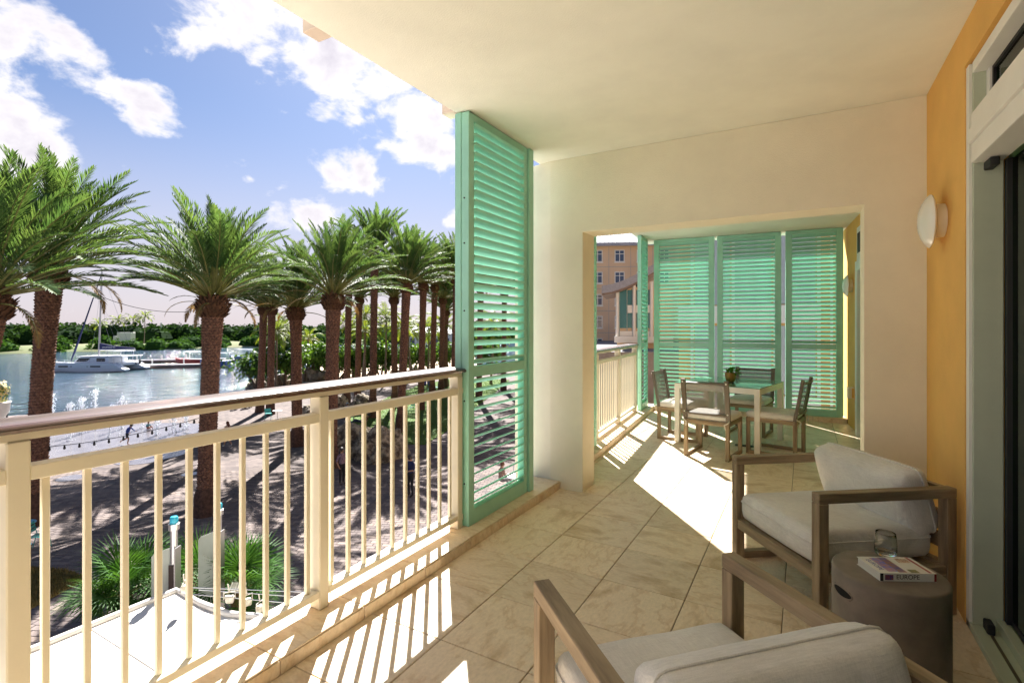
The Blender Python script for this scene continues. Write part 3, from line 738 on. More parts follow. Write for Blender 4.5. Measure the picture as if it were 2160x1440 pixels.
def paver_mat(name, brick):
    m = bpy.data.materials.new(name); m.use_nodes = True; nt = m.node_tree; N = nt.nodes.new; L = nt.links
    b = nt.nodes['Principled BSDF']; b.inputs['Roughness'].default_value = .9; b.inputs['Specular IOR Level'].default_value = .2
    tc = N('ShaderNodeTexCoord'); ge = N('ShaderNodeNewGeometry')
    r = N('ShaderNodeValToRGB'); e = r.color_ramp.elements
    e[0].position = 0; e[0].color = (.13, .107, .105, 1); e[1].position = 1; e[1].color = (.27, .215, .185, 1)
    x = e.new(.5); x.color = (.18, .147, .139, 1)
    x = e.new(.9); x.color = (.215, .175, .16, 1)
    if brick:
        mp = N('ShaderNodeMapping'); mp.inputs['Rotation'].default_value = (0, 0, R(-24)); L.new(tc.outputs['Object'], mp.inputs['Vector'])
        bt = N('ShaderNodeTexBrick'); bt.inputs['Scale'].default_value = 1.0; bt.inputs['Brick Width'].default_value = .30; bt.inputs['Row Height'].default_value = .20
        bt.inputs['Mortar Size'].default_value = .006; bt.inputs['Color1'].default_value = (0, 0, 0, 1); bt.inputs['Color2'].default_value = (1, 1, 1, 1); bt.inputs['Mortar'].default_value = (0, 0, 0, 1); bt.inputs['Bias'].default_value = -.1
        L.new(mp.outputs[0], bt.inputs['Vector']); L.new(bt.outputs['Color'], r.inputs['Fac'])
    else:
        L.new(ge.outputs['Random Per Island'], r.inputs['Fac'])
    n = N('ShaderNodeTexNoise'); n.inputs['Scale'].default_value = .45; n.inputs['Detail'].default_value = 5; L.new(tc.outputs['Object'], n.inputs['Vector'])
    n2 = N('ShaderNodeTexNoise'); n2.inputs['Scale'].default_value = 30; n2.inputs['Detail'].default_value = 3; L.new(tc.outputs['Object'], n2.inputs['Vector'])
    mr = N('ShaderNodeMapRange'); mr.inputs['From Min'].default_value = .3; mr.inputs['From Max'].default_value = .7; mr.inputs['To Min'].default_value = .8; mr.inputs['To Max'].default_value = 1.2; L.new(n.outputs['Fac'], mr.inputs['Value'])
    if brick: mr.inputs['To Min'].default_value = .62; mr.inputs['To Max'].default_value = .92
    mr2 = N('ShaderNodeMapRange'); mr2.inputs['From Min'].default_value = .3; mr2.inputs['From Max'].default_value = .7; mr2.inputs['To Min'].default_value = .85; mr2.inputs['To Max'].default_value = 1.15; L.new(n2.outputs['Fac'], mr2.inputs['Value'])
    mu = N('ShaderNodeMath'); mu.operation = 'MULTIPLY'; L.new(mr.outputs[0], mu.inputs[0]); L.new(mr2.outputs[0], mu.inputs[1])
    vm = N('ShaderNodeVectorMath'); vm.operation = 'SCALE'; L.new(r.outputs[0], vm.inputs[0]); L.new(mu.outputs[0], vm.inputs['Scale']); L.new(vm.outputs[0], b.inputs['Base Color'])
    bp = N('ShaderNodeBump'); bp.inputs['Strength'].default_value = .3; bp.inputs['Distance'].default_value = .01; L.new(n2.outputs['Fac'], bp.inputs['Height']); L.new(bp.outputs[0], b.inputs['Normal'])
    return m
M_pave = paver_mat('paver_stone', False); M_pave_far = paver_mat('paver_stone_far', True)
M_grass = mat('lawn_grass', (.085, .155, .018), rough=.9, col2=(.045, .105, .012), scale=4, bump=.6, bscale=90, bdist=.03)
M_dry = mat('dry_grass', (.33, .24, .08), rough=.95, col2=(.20, .16, .04), scale=8, bump=.7, bscale=120, bdist=.02)
M_sand = mat('beach_sand', (.50, .37, .26), rough=.95, col2=(.36, .27, .19), scale=.8, bump=.4, bscale=20, bdist=.03)
M_soil = mat('dark_soil', (.06, .045, .035), rough=.95, var=.2)

Q0 = gp(-900, 868); Q1 = gp(0, 878); Q2 = gp(470, 846); Q3 = gp(562, 834); Q4 = gp(640, 800, -5.9); Q5 = gp(960, 781); Q6 = gp(1400, 770)
pl = MB()
pl.prism([(Q0.x, Q0.y), (Q0.x - 40, -60), (150, -60), (150, 160), (Q6.x, Q6.y), (Q5.x, Q5.y), (Q3.x, Q3.y), (Q2.x, Q2.y), (Q1.x, Q1.y)][::-1], GZ - 2.2, GZ)
struct('plaza', pl, M_pave_far)

# single pavers near the balcony: laid askew to the building, thin joints between them
PA = R(24); ca, sa = math.cos(PA), math.sin(PA)
cells = []
for j in range(-10, 190):
    for i in range(-120, 120):
        u_ = (i + .5 * (j % 2)) * .30; v_ = j * .20
        x = u_ * ca - v_ * sa; y = u_ * sa + v_ * ca
        t_ = x * FW.x + y * FW.y
        if t_ < 8.5 or t_ > 25: continue
        px = CX + FPX * (x * RT.x + y * RT.y) / t_
        if px < -40 or px > 1150: continue
        cells.append((t_, x, y, px))
cells.sort()
pv = bx(-.142, .142, -.092, .092, .002, .014).mesh('paver', bevel=.004); pv.materials.append(None)
pv.materials.clear()
def paver_obj_mat():
    m = M_pave.copy(); m.name = 'paver_stone_single'; nt = m.node_tree
    oi = nt.nodes.new('ShaderNodeObjectInfo'); rp = [n for n in nt.nodes if n.type == 'VALTORGB'][0]
    nt.links.new(oi.outputs['Random'], rp.inputs['Fac']); return m
pv.materials.append(paver_obj_mat())
plaza = bpy.data.objects['plaza']
rp_ = random.Random(5); rest = MB(); cnt = 0
for (t_, x, y, px) in cells:
    if x > -8.7 and y < 4.4: continue
    dz = rp_.uniform(-.002, .003); rz = PA + rp_.uniform(-.01, .01)
    py = CY + FPX * (EYE - GZ) / t_
    if cnt < 300 and 60 < px < 640 and py > 1100:
        cnt += 1; ob('paver', pv, None, plaza, (x, y, GZ + dz), (0, 0, rz))
    else:
        c, s_ = math.cos(rz), math.sin(rz); vs = []
        for (a, b_, z) in ((-.143, -.093, .002), (.143, -.093, .002), (.143, .093, .002), (-.143, .093, .002), (-.139, -.089, .014), (.139, -.089, .014), (.139, .089, .014), (-.139, .089, .014)):
            vs.append((x + a * c - b_ * s_, y + a * s_ + b_ * c, GZ + z + dz))
        rest.add(vs, [(4, 5, 6, 7), (0, 1, 5, 4), (1, 2, 6, 5), (2, 3, 7, 6), (3, 0, 4, 7)])
me = bpy.data.meshes.new('paver_field'); me.from_pydata(rest.v, [], rest.f); me.update(); me.materials.append(M_pave)
o = ob('paver_field', me, None, plaza); o['kind'] = 'stuff'

bed = MB(); bp0 = [at_depth(-60, CY, 8.3), at_depth(1170, CY, 8.3), at_depth(1170, CY, 25.0), at_depth(-60, CY, 25.0)]
bed.prism([(p.x, p.y) for p in bp0], GZ + .0005, GZ + .004); ob('jointing_bed', bed, mat('joint_sand', (.035, .028, .026), rough=.95, var=.2, scale=20), plaza)

def flat(name, pts, z, m, thick=.02):
    mb = MB(); mb.prism([(p.x, p.y) for p in pts], z - thick, z); return struct(name, mb, m)
lawn_px = [(722, 902), (760, 908), (800, 925), (850, 936), (895, 938), (935, 915), (985, 872), (1040, 832), (1075, 802), (960, 797), (880, 815), (820, 838), (770, 862), (735, 880)]
flat('lawn', [gp(*p) for p in lawn_px][::-1], GZ + .05, M_grass, .06)
flat('lawn', [gp(*p) for p in ((-80, 1175), (62, 1200), (140, 1205), (182, 1222), (150, 1240), (66, 1285), (-120, 1300))][::-1], GZ + .05, M_dry, .06)
# short grass blades over the dry patch and lawn edge
def grass(name, px_poly, n, m, h, seed, label):
    rs = random.Random(seed); xs = [p[0] for p in px_poly]; ys = [p[1] for p in px_poly]; mb = MB(); k = 0
    pts = [gp(*p) for p in px_poly]; P2 = [(p.x, p.y) for p in pts]
    x0, x1, y0, y1 = min(p[0] for p in P2), max(p[0] for p in P2), min(p[1] for p in P2), max(p[1] for p in P2)
    def inside(x, y):
        c = False
        for i in range(len(P2)):
            (ax, ay), (bx_, by) = P2[i], P2[i - 1]
            if (ay > y) != (by > y) and x < (bx_ - ax) * (y - ay) / (by - ay) + ax: c = not c
        return c
    while k < n:
        x, y = rs.uniform(x0, x1), rs.uniform(y0, y1)
        if not inside(x, y): continue
        k += 1; a = rs.uniform(0, 6.28); w_ = .012 + h * .06; hh = h * rs.uniform(.5, 1.2); lx, ly = rs.uniform(-.5, .5) * hh, rs.uniform(-.5, .5) * hh
        mb.add([(x - w_ * math.cos(a), y - w_ * math.sin(a), GZ + .048), (x + w_ * math.cos(a), y + w_ * math.sin(a), GZ + .048), (x + lx, y + ly, GZ + .05 + hh)], [(0, 1, 2)])
    me = bpy.data.meshes.new(name); me.from_pydata(mb.v, [], mb.f); me.update()
    tag(ob(name, me, m), label, 'grass', kind='stuff')
grass('grass', [(62, 1200), (140, 1205), (182, 1222), (150, 1240), (66, 1285), (-60, 1290), (-60, 1190)], 9000, M_dry, .09, 4, 'short dry yellow grass patch beside the pavers')
grass('grass', lawn_px, 26000, leaf_mat('lawn_blade', (.095, .17, .02), (.05, .115, .012), trans=.3), .10, 6, 'short green lawn grass under the palms')

# beach sloping to the water
bp_ = [(545, 836, GZ), (575, 812, -6.3), (600, 790, -6.85), (650, 775, -6.85), (720, 766, -6.85), (800, 757, -6.85), (900, 752, -6.85), (1000, 748, -6.85)]
inn = [(545, 838, GZ), (620, 832, GZ), (660, 828, GZ), (720, 824, GZ), (790, 812, GZ), (860, 803, GZ), (930, 795, GZ), (1010, 785, GZ)]
bm_ = MB(); o_pts = [on_z(a, b, c) for a, b, c in bp_]; i_pts = [on_z(a, b, c) for a, b, c in inn]
n = len(bp_); K = 6
for i in range(n):
    for k in range(K + 1):
        f = k / K; p = i_pts[i].lerp(o_pts[i], f); p.z = GZ + .012 + (o_pts[i].z - GZ) * (f ** 1.3) + .10 * mnoise.noise(Vector((p.x * .4, p.y * .4, 0))) * math.sin(f * math.pi)
        bm_.v.append(tuple(p))
for i in range(n - 1):
    for k in range(K): bm_.f.append((i * (K + 1) + k, (i + 1) * (K + 1) + k, (i + 1) * (K + 1) + k + 1, i * (K + 1) + k + 1)); bm_.m.append(0)
struct('beach', bm_, M_sand, smooth=R(60))

# water
def water_mat():
    m = bpy.data.materials.new('harbour_water'); m.use_nodes = True; nt = m.node_tree; N = nt.nodes.new; L = nt.links
    b = nt.nodes['Principled BSDF']; b.inputs['Base Color'].default_value = (.022, .055, .085, 1); b.inputs['Roughness'].default_value = .06; b.inputs['IOR'].default_value = 1.33; b.inputs['Specular IOR Level'].default_value = .5
    tc = N('ShaderNodeTexCoord'); mp = N('ShaderNodeMapping'); mp.inputs['Rotation'].default_value = (0, 0, R(20)); mp.inputs['Scale'].default_value = (1, .55, 1); L.new(tc.outputs['Object'], mp.inputs['Vector'])
    a = N('ShaderNodeTexNoise'); a.inputs['Scale'].default_value = .62; a.inputs['Detail'].default_value = 5; a.inputs['Roughness'].default_value = .62; L.new(mp.outputs[0], a.inputs['Vector'])
    c = N('ShaderNodeTexNoise'); c.inputs['Scale'].default_value = .12; c.inputs['Detail'].default_value = 3; L.new(mp.outputs[0], c.inputs['Vector'])
    ad = N('ShaderNodeMath'); ad.operation = 'MULTIPLY_ADD'; ad.inputs[1].default_value = .9; L.new(c.outputs['Fac'], ad.inputs[0]); L.new(a.outputs['Fac'], ad.inputs[2])
    bp = N('ShaderNodeBump'); bp.inputs['Strength'].default_value = 1.0; bp.inputs['Distance'].default_value = 1.1; L.new(ad.outputs[0], bp.inputs['Height']); L.new(bp.outputs[0], b.inputs['Normal'])
    return m
M_water = water_mat()
wt = MB(); wt.add([(-1800, -900, WZ), (900, -900, WZ), (900, 1800, WZ), (-1800, 1800, WZ)], [(0, 1, 2, 3)])
struct('harbour_water', wt, M_water)

# far shore: land, mown grass, and the mangrove wood as one mass
SH = [(-1000, 752), (-300, 750), (0, 747), (60, 746), (130, 742), (200, 742), (270, 739), (380, 737), (480, 733), (560, 731), (640, 730), (760, 727), (900, 724), (1100, 720), (1500, 716)]
sp_ = [on_z(a, b, WZ) for a, b in SH]
fs = MB(); nn = len(sp_)
for p in sp_:
    d = Vector((p.x, p.y, 0)).normalized()
    for (off, z) in ((0, WZ - .5), (1.5, WZ + .5), (40, WZ + 1.3), (900, WZ + 2.5)): fs.v.append((p.x + d.x * off, p.y + d.y * off, z))
for i in range(nn - 1):
    for k in range(3): fs.f.append((i * 4 + k, (i + 1) * 4 + k, (i + 1) * 4 + k + 1, i * 4 + k + 1)); fs.m.append(0)
struct('far_shore', fs, mat('far_meadow', (.085, .125, .035), rough=.95, col2=(.14, .14, .06), scale=.05, detail=4), smooth=1.0)
M_mang = leaf_mat('mangrove_leaf', (.036, .082, .02), (.014, .038, .014), trans=.25, scale=.08, rough=.9, spec=.05)
def leaf_mass(name, spots, size, seed, m, label, count_per):
    rs = random.Random(seed); mb = MB()
    for (c, rx, ry, rz_) in spots:
        for k in range(count_per):
            # on and near the skin of a lumpy dome
            th = rs.uniform(0, 2 * math.pi); ph = math.acos(rs.uniform(-.15, 1)); q = rs.uniform(.80, 1.04)
            d = Vector((math.sin(ph) * math.cos(th), math.sin(ph) * math.sin(th), math.cos(ph)))
            q *= 1 + .22 * mnoise.noise(Vector((c.x + d.x * 2.2, c.y + d.y * 2.2, d.z * 2.2 + seed)))
            p = Vector((c.x + d.x * rx * q, c.y + d.y * ry * q, c.z + max(-.1, d.z) * rz_ * q))
            s_ = size * rs.uniform(.5, 1.2); t1 = Vector((rs.uniform(-1, 1), rs.uniform(-1, 1), rs.uniform(-.4, .4))).normalized(); t2 = (d * .5 + Vector((rs.uniform(-1, 1), rs.uniform(-1, 1), rs.uniform(-.6, 1)))).normalized()
            mb.add([p - t1 * s_, p + t2 * s_ * .7, p + t1 * s_, p - t2 * s_ * .5], [(0, 1, 2, 3)])
        # dark inner mass so that sky does not show through the heart of a crown
        mb.lathe([(rx * .75, -.1 * rz_), (rx * .8, .25 * rz_), (rx * .62, .6 * rz_), (rx * .3, .8 * rz_), (0, .86 * rz_)], 7, c=c)
    me = bpy.data.meshes.new(name); me.from_pydata(mb.v, [], mb.f); me.update()
    return tag(ob(name, me, m), label, 'trees', kind='stuff')
def shore_at(px):
    for i in range(len(SH) - 1):
        if SH[i][0] <= px <= SH[i + 1][0]:
            f = (px - SH[i][0]) / (SH[i + 1][0] - SH[i][0]); return SH[i][1] * (1 - f) + SH[i + 1][1] * f
    return SH[-1][1]
rs = random.Random(11); back = []
for k in range(430):
    px = rs.uniform(-700, 1400); p = on_z(px, shore_at(px), WZ); d = Vector((p.x, p.y, 0)).normalized(); off = rs.uniform(45, 95)
    c = Vector((p.x + d.x * off, p.y + d.y * off, WZ + 1.2)); dist = Vector((c.x, c.y, 0)).length
    zt = 1.4 + (CY - rs.uniform(683, 692)) / FPX * dist * .93
    back.append((c, rs.uniform(3.5, 9), rs.uniform(3.5, 9), zt - c.z))
leaf_mass('mangrove_wood', back, 1.0, 21, M_mang, 'dense dark green mangrove wood along the far shore', 190)
front = []
M_mang2 = leaf_mat('mangrove_leaf_bright', (.05, .12, .02), (.018, .05, .013), trans=.3, scale=.25, rough=.9, spec=.05)
for k in range(150):
    px = rs.uniform(-700, 1300)
    if 20 < px < 62 or 135 < px < 215: continue
    if 330 < px < 480 or 500 < px < 1300 or rs.random() < .6:
        p = on_z(px, shore_at(px), WZ); d = Vector((p.x, p.y, 0)).normalized(); off = rs.uniform(1, 9)
        front.append((Vector((p.x + d.x * off, p.y + d.y * off, WZ + .1)), rs.uniform(2.5, 5), rs.uniform(2.5, 5), rs.uniform(2.6, 5.4)))
leaf_mass('mangrove_bushes', front, .55, 33, M_mang2, 'bright green mangrove bushes at the edge of the far water', 260)
# ------------------------------------------------------------------ palms
M_frond = leaf_mat('date_palm_leaf', (.10, .165, .055), (.05, .112, .04), trans=.38, scale=1.2, rough=.55, perobj=.22, spec=.1)
M_petiole = mat('palm_petiole', (.22, .22, .06), rough=.5, var=.15, scale=5)
M_trunk = mat('palm_trunk_bark', (.12, .06, .04), rough=.9, col2=(.045, .022, .015), scale=9, bump=.5, bscale=30, bdist=.03)
M_scar = mat('palm_leaf_scars', (.27, .135, .085), rough=.85, col2=(.075, .036, .024), scale=11, bump=.5, bscale=40, bdist=.02)
M_boot = mat('palm_boot_fibre', (.16, .075, .035), rough=.9, col2=(.06, .028, .015), scale=14, bump=.5, bscale=60, bdist=.02)
def frond_mesh(name, L_, a0, droop, seed, nl=58, ml=.46, wide=.018, vee=35, fwd=48, material=None, start=.2, twist=.0, side=0.0):
    """a feather leaf growing from the origin towards +x, rising at a0 and arching over"""
    rs = random.Random(seed); mb = MB(); N_ = 16; pts = []; p = Vector((0, 0, 0)); a = a0; b = 0.0; tang = []
    for i in range(N_ + 1):
        pts.append(p.copy()); d = Vector((math.cos(a) * math.cos(b), math.cos(a) * math.sin(b), math.sin(a))); tang.append(d); p = p + d * (L_ / N_)
        a -= droop / N_ * (0.35 + 1.5 * (i / N_)); b += side / N_ * (.3 + 1.4 * i / N_)
    mb.tube(pts, [max(.006, .038 * (1 - i / N_) ** .8) for i in range(N_ + 1)], 5, mi=1)
    for i in range(nl):
        f = start + (1 - start) * (i + .5) / nl; q = f * N_; k = min(N_ - 1, int(q)); g = q - k
        c = pts[k].lerp(pts[k + 1], g); d = tang[k].lerp(tang[min(N_, k + 1)], g).normalized()
        sdir = Vector((-d.y, d.x, 0)).normalized(); up = d.cross(sdir) * -1
        if up.z < 0: up = -up
        prof = math.sin(math.pi * min(1, (f - start) / (1 - start) * .86 + .12)) ** .7
        ln = ml * max(.28, prof) * rs.uniform(.85, 1.12)
        for sd in (-1, 1):
            fa = R(fwd + rs.uniform(-9, 9)) * (1 - .35 * f) ; va = R(vee + rs.uniform(-14, 14))
            v = (d * math.cos(fa) + (sdir * sd * math.cos(va) + up * math.sin(va)) * math.sin(fa)).normalized()
            w = d.cross(v).normalized().cross(v).normalized() * wide * rs.uniform(.8, 1.2)
            m1 = c + v * ln * .5; tip = c + v * ln + Vector((0, 0, -1)) * ln * rs.uniform(.02, .14)
            mb.add([c - w * .4, c + w * .4, m1 + w, m1 - w, tip], [(0, 1, 2, 3), (3, 2, 4)])
    me = bpy.data.meshes.new(name); me.from_pydata(mb.v, [], mb.f); me.update(); me.polygons.foreach_set('material_index', mb.m)
    me.materials.append(material or M_frond); me.materials.append(M_petiole); return me
DATE = []       # by how steeply they rise
for (el, dr, n_) in ((86, 22, 3), (75, 28, 3), (63, 36, 3), (51, 44, 3), (39, 46, 3), (27, 38, 2)):
    DATE.append([frond_mesh('frond', 1.0 * 4.0, R(el), R(dr), 100 + el * 3 + k, nl=58, ml=.62, wide=.018, vee=24, fwd=45, start=.27, side=R((-14, 4, 18)[k])) for k in range(n_)])
M_dryfrond = leaf_mat('dry_palm_leaf', (.30, .20, .09), (.17, .10, .045), trans=.2, rough=.7, spec=.1)
DRY = [frond_mesh('dry_frond', 3.2, R(a), R(b), 900 + a, nl=44, ml=.42, vee=8, fwd=34, material=M_dryfrond, start=.3) for (a, b) in ((10, 95), (24, 70))]
DATE_FAR = [[frond_mesh('frond', 4.0, R(el), R(dr), 300 + el + k, nl=36, ml=.58, wide=.030, vee=24, fwd=45, start=.26) for k in range(2)] for (el, dr) in ((84, 24), (70, 32), (56, 40), (42, 44), (28, 40))]

def trunk_mesh(h, r0, r1, lean, flare=.55, seed=1, rows=None):
    """lean: sideways shift of the top; slim waist, flared root boss"""
    prof = [(0, flare / r0 if r0 else 1), (.05, 1.45), (.12, 1.42), (.135, 1.02), (.3, 1.0), (.8, 1.02), (1.0, r1 / r0)]
    def rad(f):
        for (a, x), (b, y) in zip(prof, prof[1:]):
            if a <= f <= b: return r0 * (x + (y - x) * (f - a) / (b - a))
        return r1
    def ctr(f): return Vector((lean[0] * f ** 1.25, lean[1] * f ** 1.25, h * f))
    mb = MB(); pts = [ctr(i / 20) for i in range(21)] + [ctr(.126), ctr(.14)]
    fs_ = sorted([i / 20 for i in range(21)] + [.126, .14]); mb.tube([ctr(f) for f in fs_], [rad(f) * .93 for f in fs_], 16)
    sc = MB(); rs = random.Random(seed); rows = rows or int(h * .86 / .105); per = 13
    for i in range(rows):
        f = .14 + .86 * i / rows; r = rad(f); c = ctr(f)
        for k in range(per):
            a = 2 * math.pi * (k + .5 * (i % 2)) / per + rs.uniform(-.06, .06)
            u = Vector((math.cos(a), math.sin(a), 0)); s_ = Vector((-u.y, u.x, 0)); w_ = math.pi * r / per * 1.12; hh = .088 * rs.uniform(.85, 1.15); o_ = r * (1.06 + rs.uniform(-.02, .05))
            z = Vector((0, 0, 1)); b = c + u * r * .90
            sc.add([b - s_ * w_, c + u * r * .92 - z * hh, b + s_ * w_, c + u * o_ + z * hh * .25 , b + z * hh * .9],
                   [(0, 1, 3), (1, 2, 3), (2, 4, 3), (4, 0, 3)])
    return mb.mesh('trunk', smooth=R(60)), sc.mesh('leaf_scars')
def boss_mesh(r, h, seed):
    """the pineapple of cut leaf bases below the fronds"""
    rs = random.Random(seed); mb = MB(); mb.lathe([(r * .8, -.02), (r * 1.15, h * .25), (r * 1.3, h * .5), (r * 1.0, h * .85), (r * .5, h * 1.05), (0, h * 1.1)], 14)
    for i in range(9):
        f = i / 8; rr = r * (1.05 + .35 * math.sin(f * math.pi * .8)) * (1 - .25 * f * f)
        for k in range(15):
            a = 2 * math.pi * (k + .5 * (i % 2)) / 15 + rs.uniform(-.1, .1); u = Vector((math.cos(a), math.sin(a), 0)); s_ = Vector((-u.y, u.x, 0)); c = u * rr * .93 + Vector((0, 0, h * f * .95))
            ln = rs.uniform(.05, .16); e = c + u * ln + Vector((0, 0, ln * rs.uniform(.3, 1.2))); w_ = .05
            mb.add([c - s_ * w_ - Vector((0, 0, .04)), c + s_ * w_ - Vector((0, 0, .04)), c + Vector((0, 0, .06)), e + s_ * .022, e - s_ * .022], [(0, 1, 3, 4), (1, 2, 3), (2, 0, 4), (2, 4, 3)])
    return mb.mesh('crown')
WIND = Vector((RT.x * .9 - FW.x * .2, RT.y * .9 - FW.y * .2, 0)).normalized()
TR = {}
def date_palm(label, base_px, depth, top_px, top_py, size=1.0, seed=1, far=False, r=.27, nf=64, wind=.16):
    base = at_depth(base_px, CY, depth); base.z = GZ
    top = at_depth(top_px, top_py, depth); h = top.z - GZ
    t = thing('date_palm', label, 'palm', base, 0, 'date palms on the plaza')
    lean = (top.x - base.x, top.y - base.y)
    key = (far, seed % 3)
    if far:
        if key not in TR: TR[key] = trunk_mesh(7.5, .26, .30, (0, 0), .42, seed, rows=52)
        tm_, sm_ = TR[key]
    else: tm_, sm_ = trunk_mesh(h, r, r * 1.25, lean, r * 1.55, seed)
    tr = ob('trunk', tm_, M_trunk, t); scs = ob('leaf_scars', sm_, M_scar, tr); scs['kind'] = 'stuff'
    if far:
        tr.scale = (1, 1, h / 7.5)
        tr.rotation_euler = (-math.atan2(lean[1], h), math.atan2(lean[0], h), 0)
    ck = ('boss', seed % 3)
    if ck not in TR: TR[ck] = boss_mesh(.33, .62, seed)
    cr = ob('crown', TR[ck], M_boot, t, (lean[0], lean[1], h - .05)); s0 = r / .27 * (1.0 if far else 1.12); cr.scale = (s0, s0, s0)
    rs = random.Random(seed * 13 + 5); G = DATE_FAR if far else DATE; ng = len(G)
    for i in range(nf):
        f = (i + .5) / nf; az = i * 2.39996 + rs.uniform(-.2, .2)
        band = min(ng - 1, int(f ** .95 * ng)); me = rs.choice(G[band])
        tilt = rs.uniform(-.12, .12)
        d = Vector((math.cos(az), math.sin(az), 0))
        # the wind pushes every leaf the same way
        axis = Vector((0, 0, 1)).cross(WIND)
        q = Matrix.Rotation(wind * rs.uniform(.6, 1.4), 4, axis) @ Matrix.Rotation(az, 4, 'Z') @ Matrix.Rotation(tilt, 4, 'Y')
        o = ob('frond', me, None, cr, (d.x * .13, d.y * .13, .50 + .25 * (1 - f)))
        o.rotation_euler = q.to_euler(); k = size / s0 * rs.uniform(.86, 1.08) * (.92 if band == 0 else 1); o.scale = (k, k, k)
    for i in range(4 if not far else 2):
        az = rs.uniform(0, 6.28); o = ob('dry_frond', rs.choice(DRY), None, cr, (math.cos(az) * .2, math.sin(az) * .2, .34)); o.rotation_euler = (Matrix.Rotation(wind, 4, axis) @ Matrix.Rotation(az, 4, 'Z')).to_euler(); k = size / s0 * rs.uniform(.6, .85); o.scale = (k, k, k)
    return t
date_palm('tall date palm leaning in beside the flower planter, its crown cut by the railing end', -95, 14.5, -22, 668, .98, 1, r=.29, nf=70)
date_palm('date palm with thick brown trunk in front of the moored catamaran', 72, 18.3, 104, 603, 1.02, 2, r=.31, nf=72, wind=.2)
date_palm('date palm with broad crown rising from the plaza between catamaran and pontoon', 434, 19.2, 449, 664, .93, 3, r=.30, nf=66, wind=.11)
date_palm('date palm with dark trunk standing behind the railing post, before the white boulder', 697, 25.6, 703, 650, .98, 4, r=.30, nf=70, wind=.12)
date_palm('date palm beside the twin trunks, by the teal café chair', 627, 30.2, 624, 672, 1.0, 5, r=.29, nf=80)
date_palm('unseen date palm added directly behind the broad-crowned one to shade the paving', 441, 26.0, 450, 655, .98, 6, r=.26, nf=115, wind=.14)  # hidden palm added to throw shade on the near paving
date_palm('unseen date palm added farther back behind the broad-crowned trunk for paving shade', 444, 33.0, 452, 650, .98, 7, r=.26, nf=115, wind=.14)  # second hidden palm, added to widen that shade
far = [(548, 42, 556, 662, 'date palm at the water edge, seaward one of two close trunks'), (570, 41, 573, 662, 'date palm at the water edge, landward one of two close trunks'),
       (731, 43.7, 736, 612, 'date palm before the beach rock, rooted by a dark boulder'), (754, 47, 758, 640, 'slim date palm farther back towards the beach'),
       (786, 39.4, 790, 560, 'tallest date palm, its crown rising above its neighbours'), (833, 45, 831, 640, 'date palm close against a stouter trunk on the lawn'),
       (844, 34, 857, 615, 'stout date palm standing in the lawn near the boulders'), (887, 43, 893, 612, 'date palm on the lawn by the people in blue'),
       (911, 50, 917, 612, 'date palm with flared root on the lawn beside teal chairs'), (930, 54, 934, 640, 'slim date palm at the back of the lawn'),
       (938, 59, 941, 665, 'short dark date palm behind the lawn palms'), (956, 42, 963, 603, 'date palm on the lawn next to the louvred shutter'),
       (1010, 48, 1014, 615, 'date palm seen through the slats of the tall shutter'), (1062, 56, 1064, 625, 'date palm farther off seen through the slats of the tall shutter')]
for i, (bx_, dp, tx_, ty, lab) in enumerate(far):
    date_palm(lab, bx_, dp, tx_, ty, 1.0 if i != 4 else 1.05, 20 + i, far=True, nf=80, wind=.12)

# coconut palms: thin trunks, long drooping yellow-green leaves
M_coco = leaf_mat('coconut_leaf', (.19, .24, .03), (.09, .16, .025), trans=.4, scale=1.0, perobj=.25)
COCO = [[frond_mesh('frond', 3.4, R(el), R(dr), 500 + el + k, nl=34, ml=.62, wide=.035, vee=-25, fwd=62, material=M_coco, start=.16) for k in range(2)] for (el, dr) in ((70, 90), (45, 105), (20, 100), (-5, 80))]
_ct = MB(); _ct.tube([(0, 0, 0), (.1, 0, 1.2), (.28, 0, 3), (.4, 0, 5), (.42, 0, 7)], [.22, .14, .12, .11, .10], 8); COT = _ct.mesh('trunk', smooth=1.0); COT.materials.append(mat('coconut_bark', (.26, .20, .15), rough=.9, scale=5, var=.2))
_cn = MB()
for k in range(5):
    a = k * 1.26; _cn.lathe([(0, -.12), (.09, -.06), (.11, 0), (.08, .08), (0, .13)], 8, c=(.16 * math.cos(a), .16 * math.sin(a), -.12))
CON = _cn.mesh('crown', smooth=1.0); CON.materials.append(mat('coconut_husk', (.22, .19, .04), rough=.6))
def coco(label, px, depth, top_py, base_z, seed, size=1.0, nf=22, group='coconut palms on the beach'):
    b = at_depth(px, CY, depth); b.z = base_z; h = at_depth(px, top_py, depth).z - base_z
    t = thing('coconut_palm', label, 'palm', b, seed * 1.3, group)
    tr = ob('trunk', COT, None, t); tr.scale = (1, 1, h / 7.0)
    c = ob('crown', CON, None, t, (.42, 0, h))
    rs = random.Random(seed)
    for i in range(nf):
        f = (i + .5) / nf; az = i * 2.39996; me = rs.choice(COCO[min(3, int(f * 4))])
        q = Matrix.Rotation(.10, 4, Vector((0, 0, 1)).cross(WIND)) @ Matrix.Rotation(az, 4, 'Z'); o = ob('frond', me, None, c, (0, 0, .05)); o.rotation_euler = q.to_euler(); k = size * rs.uniform(.8, 1.05); o.scale = (k, k, k)
